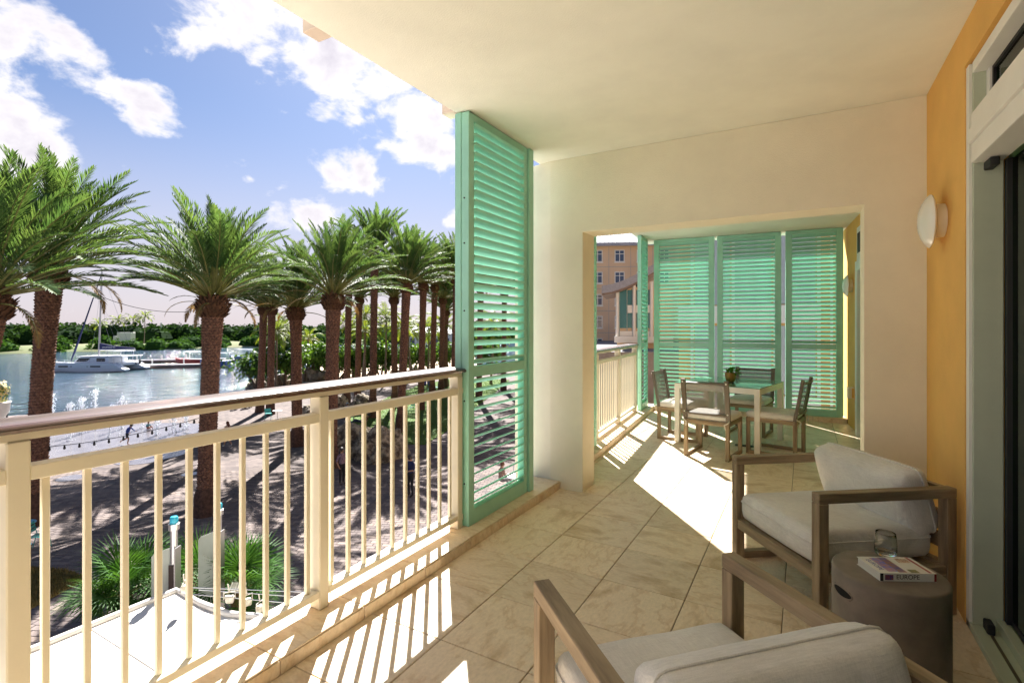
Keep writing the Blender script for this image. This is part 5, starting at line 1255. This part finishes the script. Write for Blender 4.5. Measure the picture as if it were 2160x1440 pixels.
# ------------------------------------------------------------------ people
SKIN = mat('skin', (.38, .20, .13), rough=.55, var=.05); HAIRM = {}
def cloth(name, c, c2=None, sc=20): return mat('cloth_' + name, c, rough=.9, col2=c2, scale=sc)
def figure(label, p, rz, H, J, top, bottom, shoe, hair, hair_len=0, sleeve=.5, short=False, cap=None, skin=SKIN, group=None):
    """J: joint positions in metres for a 1.75 m body, y forward; the body is one skinned surface"""
    k = H / 1.75; t = thing('person', label, 'person', p, rz, group)
    N_ = ['pelvis', 'belly', 'chest', 'neck', 'head', 'crown']; rad = {'pelvis': (.155, .115), 'belly': (.135, .10), 'chest': (.165, .105), 'neck': (.058, .06), 'head': (.078, .095), 'crown': (.066, .082)}
    vs, es, rr, seg = [], [], [], []
    idx = {}
    def v(n, r): idx[n] = len(vs); vs.append(Vector(J[n]) * k); rr.append((r[0] * k, r[1] * k)); return idx[n]
    for n in N_: v(n, rad[n])
    for a, b in zip(N_, N_[1:]): es.append((idx[a], idx[b]))
    for s in ('l', 'r'):
        for n, r in (('sh' + s, (.062, .062)), ('el' + s, (.043, .043)), ('wr' + s, (.029, .029)), ('ha' + s, (.036, .022))): v(n, r)
        es += [(idx['chest'], idx['sh' + s]), (idx['sh' + s], idx['el' + s]), (idx['el' + s], idx['wr' + s]), (idx['wr' + s], idx['ha' + s])]
        for n, r in (('hi' + s, (.09, .095)), ('kn' + s, (.06, .062)), ('an' + s, (.04, .042)), ('to' + s, (.042, .03))): v(n, r)
        es += [(idx['pelvis'], idx['hi' + s]), (idx['hi' + s], idx['kn' + s]), (idx['kn' + s], idx['an' + s]), (idx['an' + s], idx['to' + s])]
    me = bpy.data.meshes.new('body'); me.from_pydata(vs, es, []); tmp = bpy.data.objects.new('body', me); COL.objects.link(tmp)
    tmp.modifiers.new('skin', 'SKIN'); sv = me.skin_vertices[0].data
    for i, r in enumerate(rr): sv[i].radius = r; sv[i].use_root = (i == 0)
    ss = tmp.modifiers.new('sub', 'SUBSURF'); ss.levels = ss.render_levels = 2
    dgp = bpy.context.evaluated_depsgraph_get(); bme = bpy.data.meshes.new_from_object(tmp.evaluated_get(dgp)); bpy.data.objects.remove(tmp)
    bme.materials.clear()
    for m in (skin, top, bottom, shoe): bme.materials.append(m)
    inv = {i: n for n, i in idx.items()}
    def region(c):
        best = None
        for a, b in es:
            A, B = vs[a], vs[b]; d = B - A; f = max(0, min(1, (c - A).dot(d) / max(1e-9, d.length_squared))); q = (c - (A + d * f)).length - (rr[a][0] * (1 - f) + rr[b][0] * f)
            if best is None or q < best[0]: best = (q, inv[a], inv[b], f)
        _, a, b, f = best
        if a in ('neck', 'head') or (b == 'neck' and f > .8): return 0
        if a[:2] in ('sh',): return 1 if f < sleeve * 2 else 0
        if a[:2] == 'el': return 1 if f < sleeve * 2 - 1 else 0
        if a[:2] == 'wr': return 0
        if a[:2] == 'an': return 3
        if a[:2] == 'kn': return (0 if short else 2) if f < .9 else 3
        if a[:2] == 'hi': return 0 if (short and f > .8) else 2
        if a == 'pelvis' and b == 'belly': return 2 if f < .35 else 1
        if a == 'pelvis': return 2
        return 1
    for pl_ in bme.polygons: pl_.material_index = region(pl_.center); pl_.use_smooth = True
    # five fingers on each hand
    mb = MB()
    for s in ('l', 'r'):
        W, Hn = vs[idx['wr' + s]], vs[idx['ha' + s]]; d = (Hn - W).normalized(); sd = d.cross(Vector((0, 1, 0.2))).normalized(); nr = sd.cross(d)
        for q, ln in ((-.026, .062), (-.009, .075), (.009, .07), (.025, .055)):
            b0 = Hn + sd * q * k; mb.tube([b0, b0 + d * ln * .55 * k, b0 + (d * .8 + nr * .35) * ln * k], [.0085 * k, .008 * k, .005 * k], 5)
        b0 = Hn - d * .03 * k + sd * .03 * k; mb.tube([b0, b0 + (sd * .6 + d * .5) * .045 * k, b0 + (sd * .4 + d) * .06 * k], [.010 * k, .009 * k, .006 * k], 5)
    o = ob('body', bme, None, t); fin = ob('fingers', mb, skin, o, smooth=1.0)
    hc = vs[idx['head']]; cr = vs[idx['crown']]; upv = (cr - hc).normalized(); hd = MB(); ax = upv.to_track_quat('Z', 'Y').to_matrix()
    # hair as a shell over the back and top of the head
    hd.lathe([(0, .15), (.05, .142), (.083, .11), (.096, .06), (.097, .01), (.088, -.035)], 16, axis=ax); hd.v = [tuple(hc + Vector(x) * k + Vector((0, -.022 * k, 0))) for x in hd.v]
    if hair_len:
        q = hc - upv * .02 * k + Vector((0, -.07 * k, 0)); hd.tube([q, q + Vector((0, -.05, -.10)) * k, q + Vector((0, -.045, -hair_len)) * k], [.08 * k, .085 * k, .035 * k], 10)
    ob('hair', hd, hair, t, smooth=1.0)
    fc = MB(); f0 = hc + Vector((0, .088, 0)) * k
    fc.tube([f0 + upv * .035 * k, f0 + Vector((0, .022, -.012)) * k, f0 - upv * .02 * k], [.008 * k, .014 * k, .006 * k], 6); ob('nose', fc, skin, o, smooth=1.0)
    ey = MB()
    for s in (-1, 1): ey.lathe([(0, -.009), (.009, 0), (0, .009)], 8, c=f0 + Vector((s * .032, -.012, .028)) * k)
    ey.bar(f0 + Vector((-.025, -.004, -.045)) * k, f0 + Vector((.025, -.004, -.045)) * k, .008 * k); ob('eyes_and_mouth', ey, mat('dark_feature', (.05, .02, .02), rough=.4), o)
    er = MB()
    for s in (-1, 1): er.lathe([(0, -.03), (.014, -.015), (.016, .012), (0, .03)], 8, c=hc + Vector((s * .083, -.005, .01)) * k)
    ob('ears', er, skin, o, smooth=1.0)
    if cap:
        cp = MB(); cp.lathe([(0, .165), (.06, .155), (.098, .11), (.104, .055), (.10, .05)], 16, axis=ax); cp.v = [tuple(hc + Vector(x) * k + Vector((0, -.01 * k, 0))) for x in cp.v]; cp.obox(hc + (upv * .06 + Vector((0, .13, 0))) * k, (.075 * k, 0, 0), (0, .06 * k, -.008 * k), (0, 0, .006 * k)); ob('cap', cp, cap, t, smooth=R(50))
    return t
def pose(**o):
    J = dict(pelvis=(0, 0, .95), belly=(0, .01, 1.12), chest=(0, 0, 1.33), neck=(0, .0, 1.50), head=(0, .02, 1.60), crown=(0, .01, 1.68),
             shl=(-.19, 0, 1.40), ell=(-.25, -.03, 1.12), wrl=(-.25, .05, .88), hal=(-.25, .08, .80), shr=(.19, 0, 1.40), elr=(.25, -.03, 1.12), wrr=(.25, .05, .88), har=(.25, .08, .80),
             hil=(-.10, 0, .88), knl=(-.11, .02, .48), anl=(-.11, -.02, .08), tol=(-.12, .14, .035), hir=(.10, 0, .88), knr=(.11, .02, .48), anr=(.11, -.02, .08), tor=(.12, .14, .035))
    J.update(o); return J
RUN = pose(pelvis=(0, 0, .90), belly=(0, .07, 1.06), chest=(0, .15, 1.25), neck=(0, .24, 1.40), head=(0, .31, 1.48), crown=(0, .33, 1.56), shl=(-.18, .17, 1.32), ell=(-.25, .32, 1.12), wrl=(-.22, .50, 1.02), hal=(-.21, .57, 1.02), shr=(.18, .15, 1.32), elr=(.25, .05, 1.08), wrr=(.22, .25, .95), har=(.21, .32, .94),
           hil=(-.10, .02, .84), knl=(-.10, -.12, .45), anl=(-.10, -.48, .30), tol=(-.10, -.56, .17), hir=(.10, .0, .84), knr=(.10, .16, .48), anr=(.10, .08, .08), tor=(.11, .24, .035))
SIT = pose(pelvis=(0, 0, .52), belly=(0, .02, .70), chest=(0, .05, .92), neck=(0, .07, 1.09), head=(0, .11, 1.18), crown=(0, .11, 1.26), shl=(-.19, .05, .98), ell=(-.25, .10, .72), wrl=(-.18, .32, .66), hal=(-.14, .39, .66), shr=(.19, .05, .98), elr=(.25, .10, .72), wrr=(.18, .32, .66), har=(.14, .39, .66),
           hil=(-.10, .04, .50), knl=(-.12, .44, .50), anl=(-.12, .42, .09), tol=(-.12, .56, .04), hir=(.10, .04, .50), knr=(.12, .44, .50), anr=(.12, .42, .09), tor=(.12, .56, .04))
def low(J, dz): return {n: (a, b, c - dz) for n, (a, b, c) in J.items()}
GSIT = low(SIT, .40); GSIT.update(hil=(-.10, .04, .12), hir=(.10, .04, .12), knl=(-.14, .40, .42), knr=(.14, .40, .40), anl=(-.12, .62, .08), tol=(-.12, .76, .05), anr=(.12, .62, .08), tor=(.12, .76, .05))
RECL = dict(GSIT); RECL.update(belly=(0, -.12, .22), chest=(0, -.32, .36), neck=(0, -.46, .46), head=(0, -.52, .54), crown=(0, -.55, .62), shl=(-.19, -.34, .42), shr=(.19, -.34, .42), ell=(-.28, -.45, .2), elr=(.28, -.45, .2), wrl=(-.26, -.25, .06), wrr=(.26, -.25, .06), hal=(-.25, -.17, .05), har=(.25, -.17, .05), knl=(-.12, .42, .30), knr=(.12, .48, .12), anl=(-.12, .70, .07), anr=(.12, .88, .07), tol=(-.12, .8, .12), tor=(.12, .95, .16))
FOLD = pose(ell=(-.27, .05, 1.14), wrl=(-.10, .22, 1.10), hal=(-.02, .24, 1.12), elr=(.27, .05, 1.14), wrr=(.10, .24, 1.14), har=(.02, .26, 1.15), head=(0, .06, 1.59), crown=(0, .07, 1.67))
WALK = pose(knl=(-.10, .12, .49), anl=(-.10, .20, .09), tol=(-.10, .34, .06), knr=(.10, -.02, .48), anr=(.10, -.26, .13), tor=(.10, -.16, .04), ell=(-.25, -.12, 1.14), wrl=(-.24, -.16, .90), hal=(-.24, -.15, .82), elr=(.25, .05, 1.13), wrr=(.23, .22, .96), har=(.22, .28, .90))
BLK = cloth('black', (.015, .014, .016)); DH = mat('dark_hair', (.018, .012, .010), rough=.5); RH = mat('auburn_hair', (.12, .035, .015), rough=.5); WSH = cloth('white_shoe', (.7, .7, .68)); ZP = Vector((0, 0, .016))
figure('child in blue long-sleeved shirt and dark shorts running through the fountain', gp(268, 938) + ZP, YAW - R(80), 1.32, RUN, cloth('royal_blue', (.03, .07, .32)), cloth('charcoal', (.03, .03, .035)), SKIN, DH, 0, .95, True, cloth('cap_black', (.02, .02, .02)))
figure('small child sitting in the shallow water of the fountain', gp(312, 906) + ZP, YAW - R(110), 1.05, GSIT, cloth('teal_top', (.10, .28, .32)), cloth('red_short', (.30, .05, .05)), SKIN, RH, 0, .4, True)
figure('auburn-haired girl in pale top and white shoes walking on the plaza', gp(480, 942), YAW + R(70), 1.52, WALK, cloth('pale_pink', (.48, .36, .33)), cloth('denim_short', (.16, .13, .14)), WSH, RH, .22, .2, True)
figure('woman in patterned purple blouse and black trousers standing before the boulder', gp(721, 1022) + ZP, YAW - R(115), 1.66, pose(wrr=(.22, .02, .90), har=(.2, .06, .82), elr=(.27, -.06, 1.14)), cloth('floral', (.33, .24, .28), (.06, .03, .07), 26), BLK, cloth('sandal', (.12, .08, .06)), DH, .28, .55, False)
figure('man in navy shirt and black trousers standing with arms folded', gp(866, 1047) + ZP, YAW + R(140), 1.75, FOLD, cloth('navy', (.018, .024, .085)), BLK, cloth('black_shoe', (.012, .012, .012)), DH, 0, .5, False)
figure('person in blue and dark clothes reclining on the lawn beside a pushchair', gp(762, 893) + Vector((0, 0, .05)), YAW + R(100), 1.7, RECL, cloth('maroon', (.10, .03, .04)), cloth('dark_blue', (.04, .05, .12)), cloth('blue_shoe', (.08, .22, .42)), DH, 0, .5, False)
figure('person in blue shirt sitting on the lawn at the flared palm root', gp(897, 822) + Vector((0, 0, .05)), YAW + R(60), 1.7, SIT, cloth('bright_blue', (.05, .09, .40)), BLK, BLK, DH, 0, .5, False)
figure('person in dark blue top sitting on the lawn next to the one in bright blue', gp(905, 824) + Vector((0, 0, .05)), YAW - R(60), 1.65, SIT, cloth('dusk_blue', (.04, .06, .22)), BLK, BLK, DH, 0, .5, False)
figure('person in patterned top sitting at the white table below the shutter', gp(1056, 1036) + z0, YAW - R(60), 1.65, SIT, cloth('dotted', (.45, .33, .27), (.12, .05, .04), 30), cloth('grey_trouser', (.2, .2, .22)), BLK, RH, 0, .5, False)
figure('person with pale blue cap sitting by the dark brown boulder', gp(734, 872) + Vector((0, 0, .05)), YAW + R(170), 1.65, GSIT, cloth('sky', (.25, .35, .48)), BLK, BLK, DH, 0, .5, False, cloth('cap_blue', (.40, .50, .60)))
figure('person in pink top sitting beside the one with the pale cap', gp(746, 871) + Vector((0, 0, .05)), YAW + R(190), 1.6, GSIT, cloth('pink', (.42, .04, .14)), BLK, BLK, RH, .2, .5, False)
figure('person in dark clothes sitting on the plaza towards the quay', gp(497, 864), YAW + R(40), 1.7, GSIT, BLK, BLK, WSH, DH, 0, .5, False)
figure('person in white top sitting on the plaza near the dark-clothed one', gp(515, 862), YAW - R(20), 1.7, GSIT, cloth('off_white', (.55, .55, .55)), BLK, BLK, DH, 0, .5, False)
figure('person in grey top sitting on the plaza beside the flat-topped table', gp(528, 860), YAW + R(90), 1.7, GSIT, cloth('mid_grey', (.22, .2, .2)), BLK, WSH, DH, .15, .5, False)

pc = thing('pushchair', 'dark pushchair with pale wheels parked on the lawn', 'pushchair', gp(738, 890) + Vector((0, 0, .05)), YAW + R(20))
fr = MB(); fr.tube([(-.25, -.35, .16), (-.25, .3, 1.0), (.25, .3, 1.0), (.25, -.35, .16)], .014, 6); fr.tube([(-.25, .35, .16), (-.25, -.1, .65)], .014, 6); fr.tube([(.25, .35, .16), (.25, -.1, .65)], .014, 6); ob('frame', fr, M_steel, pc)
se = MB(); se.prism([(-.25, .38), (.2, .34), (.38, .85), (.30, .88), (.12, .46), (-.25, .48)], -.2, .2, f=lambda a, b, z: (z, a, b)); ob('seat', se, BLK, pc, bevel=.02)
wl = MB(); wl.tube([(0, .13 * math.cos(i * .3927), .13 * math.sin(i * .3927)) for i in range(17)], .022, 6, cap=False); wl.bar((0, -.12, 0), (0, .12, 0), .012); wl.bar((0, 0, -.12), (0, 0, .12), .012); wme = wl.mesh('wheel', smooth=1.0); wme.materials.append(mat('pale_tyre', (.45, .44, .42), rough=.7))
for (x, y) in ((-.27, -.35), (.27, -.35), (-.27, .35), (.27, .35)): ob('wheel', wme, None, pc, (x, y, .152))
# ------------------------------------------------------------------ white roof below the railing, light columns, fan palms
RZ_ = -2.5
M_membrane = mat('white_roof_membrane', (.72, .69, .65), rough=.6, col2=(.62, .58, .53), scale=1.2, detail=7, bump=.25, bscale=6, bdist=.02)
e = [on_z(68, 1370, RZ_), on_z(372, 1247, RZ_), on_z(425, 1276, RZ_), on_z(480, 1297, RZ_), on_z(545, 1303, RZ_)]
pts = [(-2.35, -9), (-8.05, -9), (-8.05, 2.4), (e[1].x, e[1].y), (e[2].x, e[2].y), (e[3].x, e[3].y), (e[4].x, e[4].y), (-4.6, 4.15), (-2.35, 4.15)]
wr = thing('canopy_roof', 'white flat canopy roof below the railing with raised rim', 'roof', (0, 0, 0))
m = MB(); m.prism(pts[::-1], RZ_ - .35, RZ_); ob('roof_deck', m, M_membrane, wr)
m = MB(); m.tube([(x, y, RZ_ + .02) for x, y in pts[1:]], .045, 8); ob('rim', m, M_membrane, wr, smooth=1.0)
for i, y in enumerate((-2.2, -.9, .4, 1.7, 3.0)):
    ob('seam', bx(-7.95, -2.4, y, y + .05, RZ_ + .001, RZ_ + .012), M_membrane, wr, bevel=.008)
m = MB()
for (x, y) in ((-7.6, 3.6), (-7.6, -5), (-4, 3.8)): m.lathe([(.12, GZ), (.12, RZ_ - .351)], 12, c=(x, y, 0))
ob('column', m, M_white, wr)
M_fin = mat('grey_fin', (.42, .45, .40), rough=.4, var=.05, scale=2)
def light_column(label, px, top_py, t_):
    p = at_depth(px, CY, t_); zt = at_depth(px, top_py, t_).z - GZ
    t = thing('light_column', label, 'column', (p.x, p.y, GZ), YAW, 'silver columns with turquoise caps')
    b = MB(); b.lathe([(.05, 2.2), (.05, zt - .20)], 20); ob('pipe', b, M_steel, t, smooth=R(50))
    b = MB(); b.lathe([(.052, zt - .205), (.074, zt - .20), (.076, zt - .11), (.06, zt - .105)], 20); ob('collar', b, M_steel, t, smooth=R(40))
    b = MB(); b.lathe([(.055, zt - .104), (.058, zt - .03), (.045, zt - .005), (0, zt)], 16); ob('cap', b, mat('turquoise_cap', (.02, .40, .58), rough=.35), t, smooth=R(50))
    b = MB(); b.box(-.045, .045, -.06, -.051, 2.3, zt - .72); ob('slot', b, mat('dark_slot', (.03, .015, .012), rough=.4), t)
    b = MB(); b.prism([(-.34, 0), (-.34, zt - .62), (-.30, zt - .57), (-.06, zt - .48), (-.06, 0)], -.006, .006, f=lambda a, b_, z: (a, z, b_)); ob('fin', b, M_fin, t)
    b = MB(); b.box(.056, .074, -.09, .05, 0, zt - .46); ob('edge_plate', b, M_steel, t)
light_column('silver column with turquoise cap and grey fin at the canopy corner', 367, 1088, 7.75)
light_column('silver column with turquoise cap and grey fin behind the fan palm', 461, 1060, 8.6)
M_fan = leaf_mat('fan_palm_leaf', (.06, .15, .025), (.025, .08, .016), trans=.3, scale=2, rough=.6, perobj=.2, spec=.15)
def fan_mesh(seed, Rr=.78, nb=46):
    rs = random.Random(seed); mb = MB(); mb.tube([(0, 0, 0), (.3, 0, .10), (.62, 0, .16)], [.014, .011, .009], 5, mi=1); c = Vector((.62, 0, .16))
    for i in range(nb):
        a = R(-150 + 300 * i / (nb - 1)); ln = Rr * (.72 + .28 * math.cos(a * .5)) * rs.uniform(.9, 1.08); d = Vector((math.cos(a), math.sin(a), .25 - .12 * abs(a))).normalized(); s_ = Vector((-math.sin(a), math.cos(a), 0)); w_ = .016; fold = .02 * (1 if i % 2 else -1)
        m1 = c + d * ln * .55 + Vector((0, 0, fold)); tip = c + d * ln + Vector((0, 0, -.16 * ln * rs.uniform(.5, 1.6)))
        mb.add([c - s_ * .004, c + s_ * .004, m1 + s_ * w_, m1 - s_ * w_, tip], [(0, 1, 2, 3), (3, 2, 4)])
    me = bpy.data.meshes.new('frond'); me.from_pydata(mb.v, [], mb.f); me.update(); me.polygons.foreach_set('material_index', mb.m); me.materials.append(M_fan); me.materials.append(M_petiole); return me
FANS = [fan_mesh(s) for s in (1, 2, 3)]
def fan_palm(label, px, py, t_, n, seed, size=1.0):
    c = at_depth(px, py, t_); b = Vector((c.x, c.y, GZ)); h = c.z - GZ; t = thing('fan_palm', label, 'palm', b, 0, 'fan palms below the railing')
    m = MB(); m.tube([(0, 0, 0), (.03, 0, h * .5), (0, 0, h)], [.11, .09, .075], 9); ob('trunk', m, M_trunk, t, smooth=1.0); m = MB(); m.lathe([(.09, -.12), (.13, 0), (.10, .12), (0, .2)], 9, c=(0, 0, h)); cr = ob('crown', m, M_boot, t)
    rs = random.Random(seed)
    for i in range(n):
        f = (i + .5) / n; az = i * 2.4 + rs.uniform(-.2, .2); q = Matrix.Rotation(az, 4, 'Z') @ Matrix.Rotation(R(-72 + 95 * f + rs.uniform(-8, 8)), 4, 'Y') @ Matrix.Rotation(rs.uniform(-.5, .5), 4, 'X'); o = ob('frond', rs.choice(FANS), None, cr, (0, 0, h + .05)); o.rotation_euler = q.to_euler(); k = size * rs.uniform(.8, 1.1); o.scale = (k, k, k)
fan_palm('fan palm with drooping fans at the canopy rim left of the silver columns', 262, 1262, 9.2, 15, 1, .85)
fan_palm('fan palm growing between the two silver columns', 405, 1250, 9.4, 13, 2, .85)
fan_palm('fan palm with fans spreading behind the floodlights', 500, 1262, 9.0, 15, 3, .9)
fan_palm('low fan palm tucked under the canopy rim', 225, 1320, 9.0, 9, 4, .7)
# floodlights and wires over the canopy gap
M_lampw = mat('weathered_white_metal', (.62, .60, .54), rough=.5, col2=(.40, .36, .28), scale=14)
for i, (px, py, lab) in enumerate(((484, 1262, 'weathered white floodlight on the wires by the canopy rim'), (521, 1268, 'weathered white floodlight hanging second along the wires'), (548, 1282, 'small white floodlight at the bottom rail end of the wires'), (388, 1240, 'white floodlight half hidden beside the first silver column'))):
    p = at_depth(px, py, 7.0); t = thing('floodlight', lab, 'floodlight', p, YAW + R(20 + 30 * i), 'floodlights on wires')
    b = MB(); b.prism([(-.06, .05), (.06, .035), (.05, -.06), (-.04, -.05)], -.035, .035, f=lambda a, b_, z: (a, z, b_)); ob('housing', b, M_lampw, t, bevel=.012); b = MB(); b.tube([(-.07, 0, .0), (-.07, 0, .09), (.07, 0, .09), (.07, 0, 0)], .007, 6); ob('yoke', b, M_lampw, t); b = MB(); b.tube([(0, 0, .09), (-.02, 0, .2)], .009, 6); ob('stem', b, M_lampw, t); ob('lens', bx(-.035, .035, .0355, .04, -.04, .03), M_win, t)
for i, (a, b, lab) in enumerate((((400, 1238), (700, 1250), 'steel wire nearest the canopy rim carrying floodlights'), ((420, 1243), (690, 1262), 'middle steel wire stretched behind the balusters'), ((400, 1252), (690, 1278), 'lower steel wire stretched behind the balusters'))):
    m = MB(); m.tube([at_depth(*a, 7.3), at_depth(*b, 6.6)], .006, 5); tag(ob('wire', m, M_steel), lab, 'wire', 'steel wires by the canopy')
bd = at_depth(500, 1238, 8.3); m = MB(); m.obox((0, 0, 0), RT * .12, FW * .07 + UP * .035, UP * .012); tag(ob('bracket_plate', m, M_lampw, loc=bd), 'pale metal plate lying tilted among the fan palm leaves', 'plate')

# ------------------------------------------------------------------ buildings on the right
struct('building_base', bx(-1.9, 6, -12, 9.5, GZ, -.301), M_wall)
M_tan = mat('tan_stucco', (.74, .54, .35), rough=.85, var=.06, scale=.3, bump=.15, bscale=4)
M_wing = mat('ochre_stucco', (.74, .46, .18), rough=.85, var=.05, scale=.4); M_pane = mat('window_pane', (.05, .08, .14), rough=.06, var=0); M_metalroof = mat('pale_metal_roof', (.56, .57, .60), rough=.4, var=.05); M_fasc = mat('grey_fascia', (.36, .37, .42), rough=.5); M_conc2 = mat('grey_roofing', (.27, .26, .27), rough=.9, var=.2, scale=.5)
D_ = 72.0; o0 = at_depth(1296, CY, D_); ang_b = YAW + R(-4)
hb = thing('apartment_building', 'tan four-storey building with white windows and pale metal roof beyond the railing', 'building', (o0.x, o0.y, GZ), ang_b)
zz = lambda py, t_=D_: at_depth(0, py, t_).z - GZ
EA = zz(519)
ob('wall', bx(-9, 14, 0, 16, 0, EA), M_tan, hb)
rf = MB(); rf.prism([(-1.0, EA), (-1.0, EA + .35), (8, EA + 5.0), (17, EA + .35), (17, EA)], -10, 15, f=lambda a, b, z: (z, a, b)); roof = ob('roof', rf, M_metalroof, hb)
sm = MB(); sm.obox((0, 3.5, EA + 2.68 + .05), (.035, 0, 0), (0, 4.5, 2.325), (0, -.03, .06)); sme = sm.mesh('seam'); sme.materials.append(M_metalroof)
for i in range(42): ob('seam', sme, None, roof, (-9.7 + .58 * i, 0, 0))
ob('gutter', bx(-10.2, 15.2, -1.25, -1.005, EA - .12, EA + .30), M_fasc, hb)
wpx = [(-2.35, ), (.72, ), (3.8, ), (-5.4, ), (6.9, )]
def window(parent, x, z, w_, h_, y=0, m=M_white, mull=True):
    f = MB(); f.box(x - w_/2 - .12, x + w_/2 + .12, y - .06, y - .001, z - .12, z + h_ + .12); wo = ob('window', f, m, parent)
    for s in ((-1, 1) if mull else (0,)):
        a0, a1 = (x - w_/2, x - .05) if s < 0 else ((x + .05, x + w_/2) if s > 0 else (x - w_/2, x + w_/2))
        ob('pane', bx(a0, a1, y - .075, y - .0605, z, z + h_ * .66), M_pane, wo); ob('pane', bx(a0, a1, y - .075, y - .0605, z + h_ * .72, z + h_), M_pane, wo)
    ob('sill', bx(x - w_/2 - .2, x + w_/2 + .2, y - .16, y - .0605, z - .24, z - .125), m, wo); return wo
for (x,) in wpx:
    for (a, b) in ((551, 529), (596, 575), (643, 622), (690, 668), (737, 715)): window(hb, x, zz(a), 1.15, zz(b) - zz(a))
for py in (563, 609, 656, 702): ob('joint', bx(-9, 14, -.012, -.001, zz(py), zz(py) + .06), M_fasc, hb)
for x in (-.8, 2.25, 5.3): ob('joint', bx(x, x + .05, -.011, -.001, 3.0, EA - .1), M_fasc, hb)
# annexe with a swept roof
D2 = 48.0; a0 = at_depth(1302, CY, D2); an = thing('glazed_annexe', 'glazed stair annexe with upswept brown roof and white columns', 'building', (a0.x, a0.y, GZ), YAW + R(-14)); z2 = lambda py: at_depth(0, py, D2).z - GZ
rp_ = [(-1.35, z2(624)), (-.4, z2(621)), (.8, z2(612)), (2.0, z2(599)), (3.6, z2(578))]
m = MB(); up_ = [(x, z + .42) for x, z in rp_]; m.prism(rp_ + up_[::-1], -1.2, 6, f=lambda a, b, z: (a, z, b)); ob('roof', m, mat('brown_soffit', (.24, .17, .13), rough=.6), an)
m = MB(); m.prism([(x, z + .18) for x, z in rp_] + [(x, z + .46) for x, z in up_[::-1]], -1.3, -1.205, f=lambda a, b, z: (a, z, b)); ob('fascia', m, M_fasc, an)
for x in (.02, 1.55, 3.1): m = MB(); m.lathe([(.15, z2(716)), (.15, z2(606) if x < 1 else z2(596))], 14, c=(x, -.25, 0)); ob('column', m, M_white, an, smooth=R(50))
M_tealglass = mat('teal_glass', (.05, .20, .20), rough=.08, var=.1, scale=.5)
for (x0, x1) in ((.25, .85), (.95, 1.35), (1.75, 2.35), (2.45, 2.95)): ob('pane', bx(x0, x1, -.05, -.001, z2(692), z2(612)), M_tealglass, an)
for x in (.19, .87, 1.38, 2.37): ob('mullion', bx(x, x + .055, -.09, -.0005, z2(716), z2(610)), mat('aqua_frame', (.30, .52, .55), rough=.4), an)
ob('wall', bx(0, 5, 0.002, 6, 0, z2(606)), M_tan, an)
for py in (704, 650): ob('balcony_panel', bx(.24 if py == 704 else .95, 3.0, -.16, -.095, z2(py + 10), z2(py - 6)), M_white, an)
ob('plinth', bx(-.25, 5, -.6, -.17, z2(722), z2(709)), M_white, an)
pd = MB(); pa = [on_z(1160, 742, -.7), on_z(1460, 742, -.7), on_z(1460, 712, -.7), on_z(1160, 712, -.7)]; pd.prism([(p.x, p.y) for p in pa], GZ, -.7); tag(ob('podium_roof', pd, M_conc2), 'flat grey podium roof in front of the tan building', 'roof')
# wing of the same house seen through the end shutters
wg = thing('house_wing', 'ochre house wing with blue glazing and white trim seen through the end shutters', 'building', b2(0, 21.0, GZ), B2)
ob('wall', bx(-2.6, 16, 0, 8, 0, 16), M_wing, wg)
for zf in (4.6, 7.9, 11.2):
    for x in (-2.0, -.6, .8): ob('pane', bx(x, x + 1.25, -.05, -.001, zf, zf + 2.5), mat('blue_glazing', (.42, .47, .50), rough=.25, var=.05), wg)
    ob('band', bx(-2.6, 2.2, -.22, -.0015, zf - .7, zf - .05), M_white, wg)
    for x in (-2.15, -.68, .72, 2.1): ob('mullion', bx(x, x + .10, -.12, -.0012, zf - .04, zf + 2.6), M_white, wg)
    for x in (4.2, 7.0): window(wg, x, zf + .3, 1.1, 1.7)
    for x in (2.5, 5.6): ob('joint', bx(x, x + .08, -.02, -.001, zf - .7, zf + 2.6), M_white, wg)
    ob('balcony', bx(3.2, 9, -1.1, -.0015, zf - .55, zf - .3), M_white, wg)
    ob('balcony_panel', bx(3.2, 9, -1.1, -1.04, zf - .29, zf + .65), M_white, wg)

# low pale building across the water, past the lawn palms
p = at_depth(915, CY, 165); fb = thing('waterside_building', 'low pale building with grey roof across the water beyond the lawn palms', 'building', (p.x, p.y, WZ + .5), YAW)
ob('wall', bx(-9, 9, 0, 6, 0, 5.2), M_white, fb); m = MB(); m.prism([(-1, 5.2), (3, 7.2), (7, 5.2)], -10, 10, f=lambda a, b, z: (z, a, b)); ob('roof', m, M_fasc, fb)
for i in range(6): ob('window', bx(-7.6 + 2.8 * i, -6.2 + 2.8 * i, -.05, -.002, 1.4, 3.6), M_pane, fb)
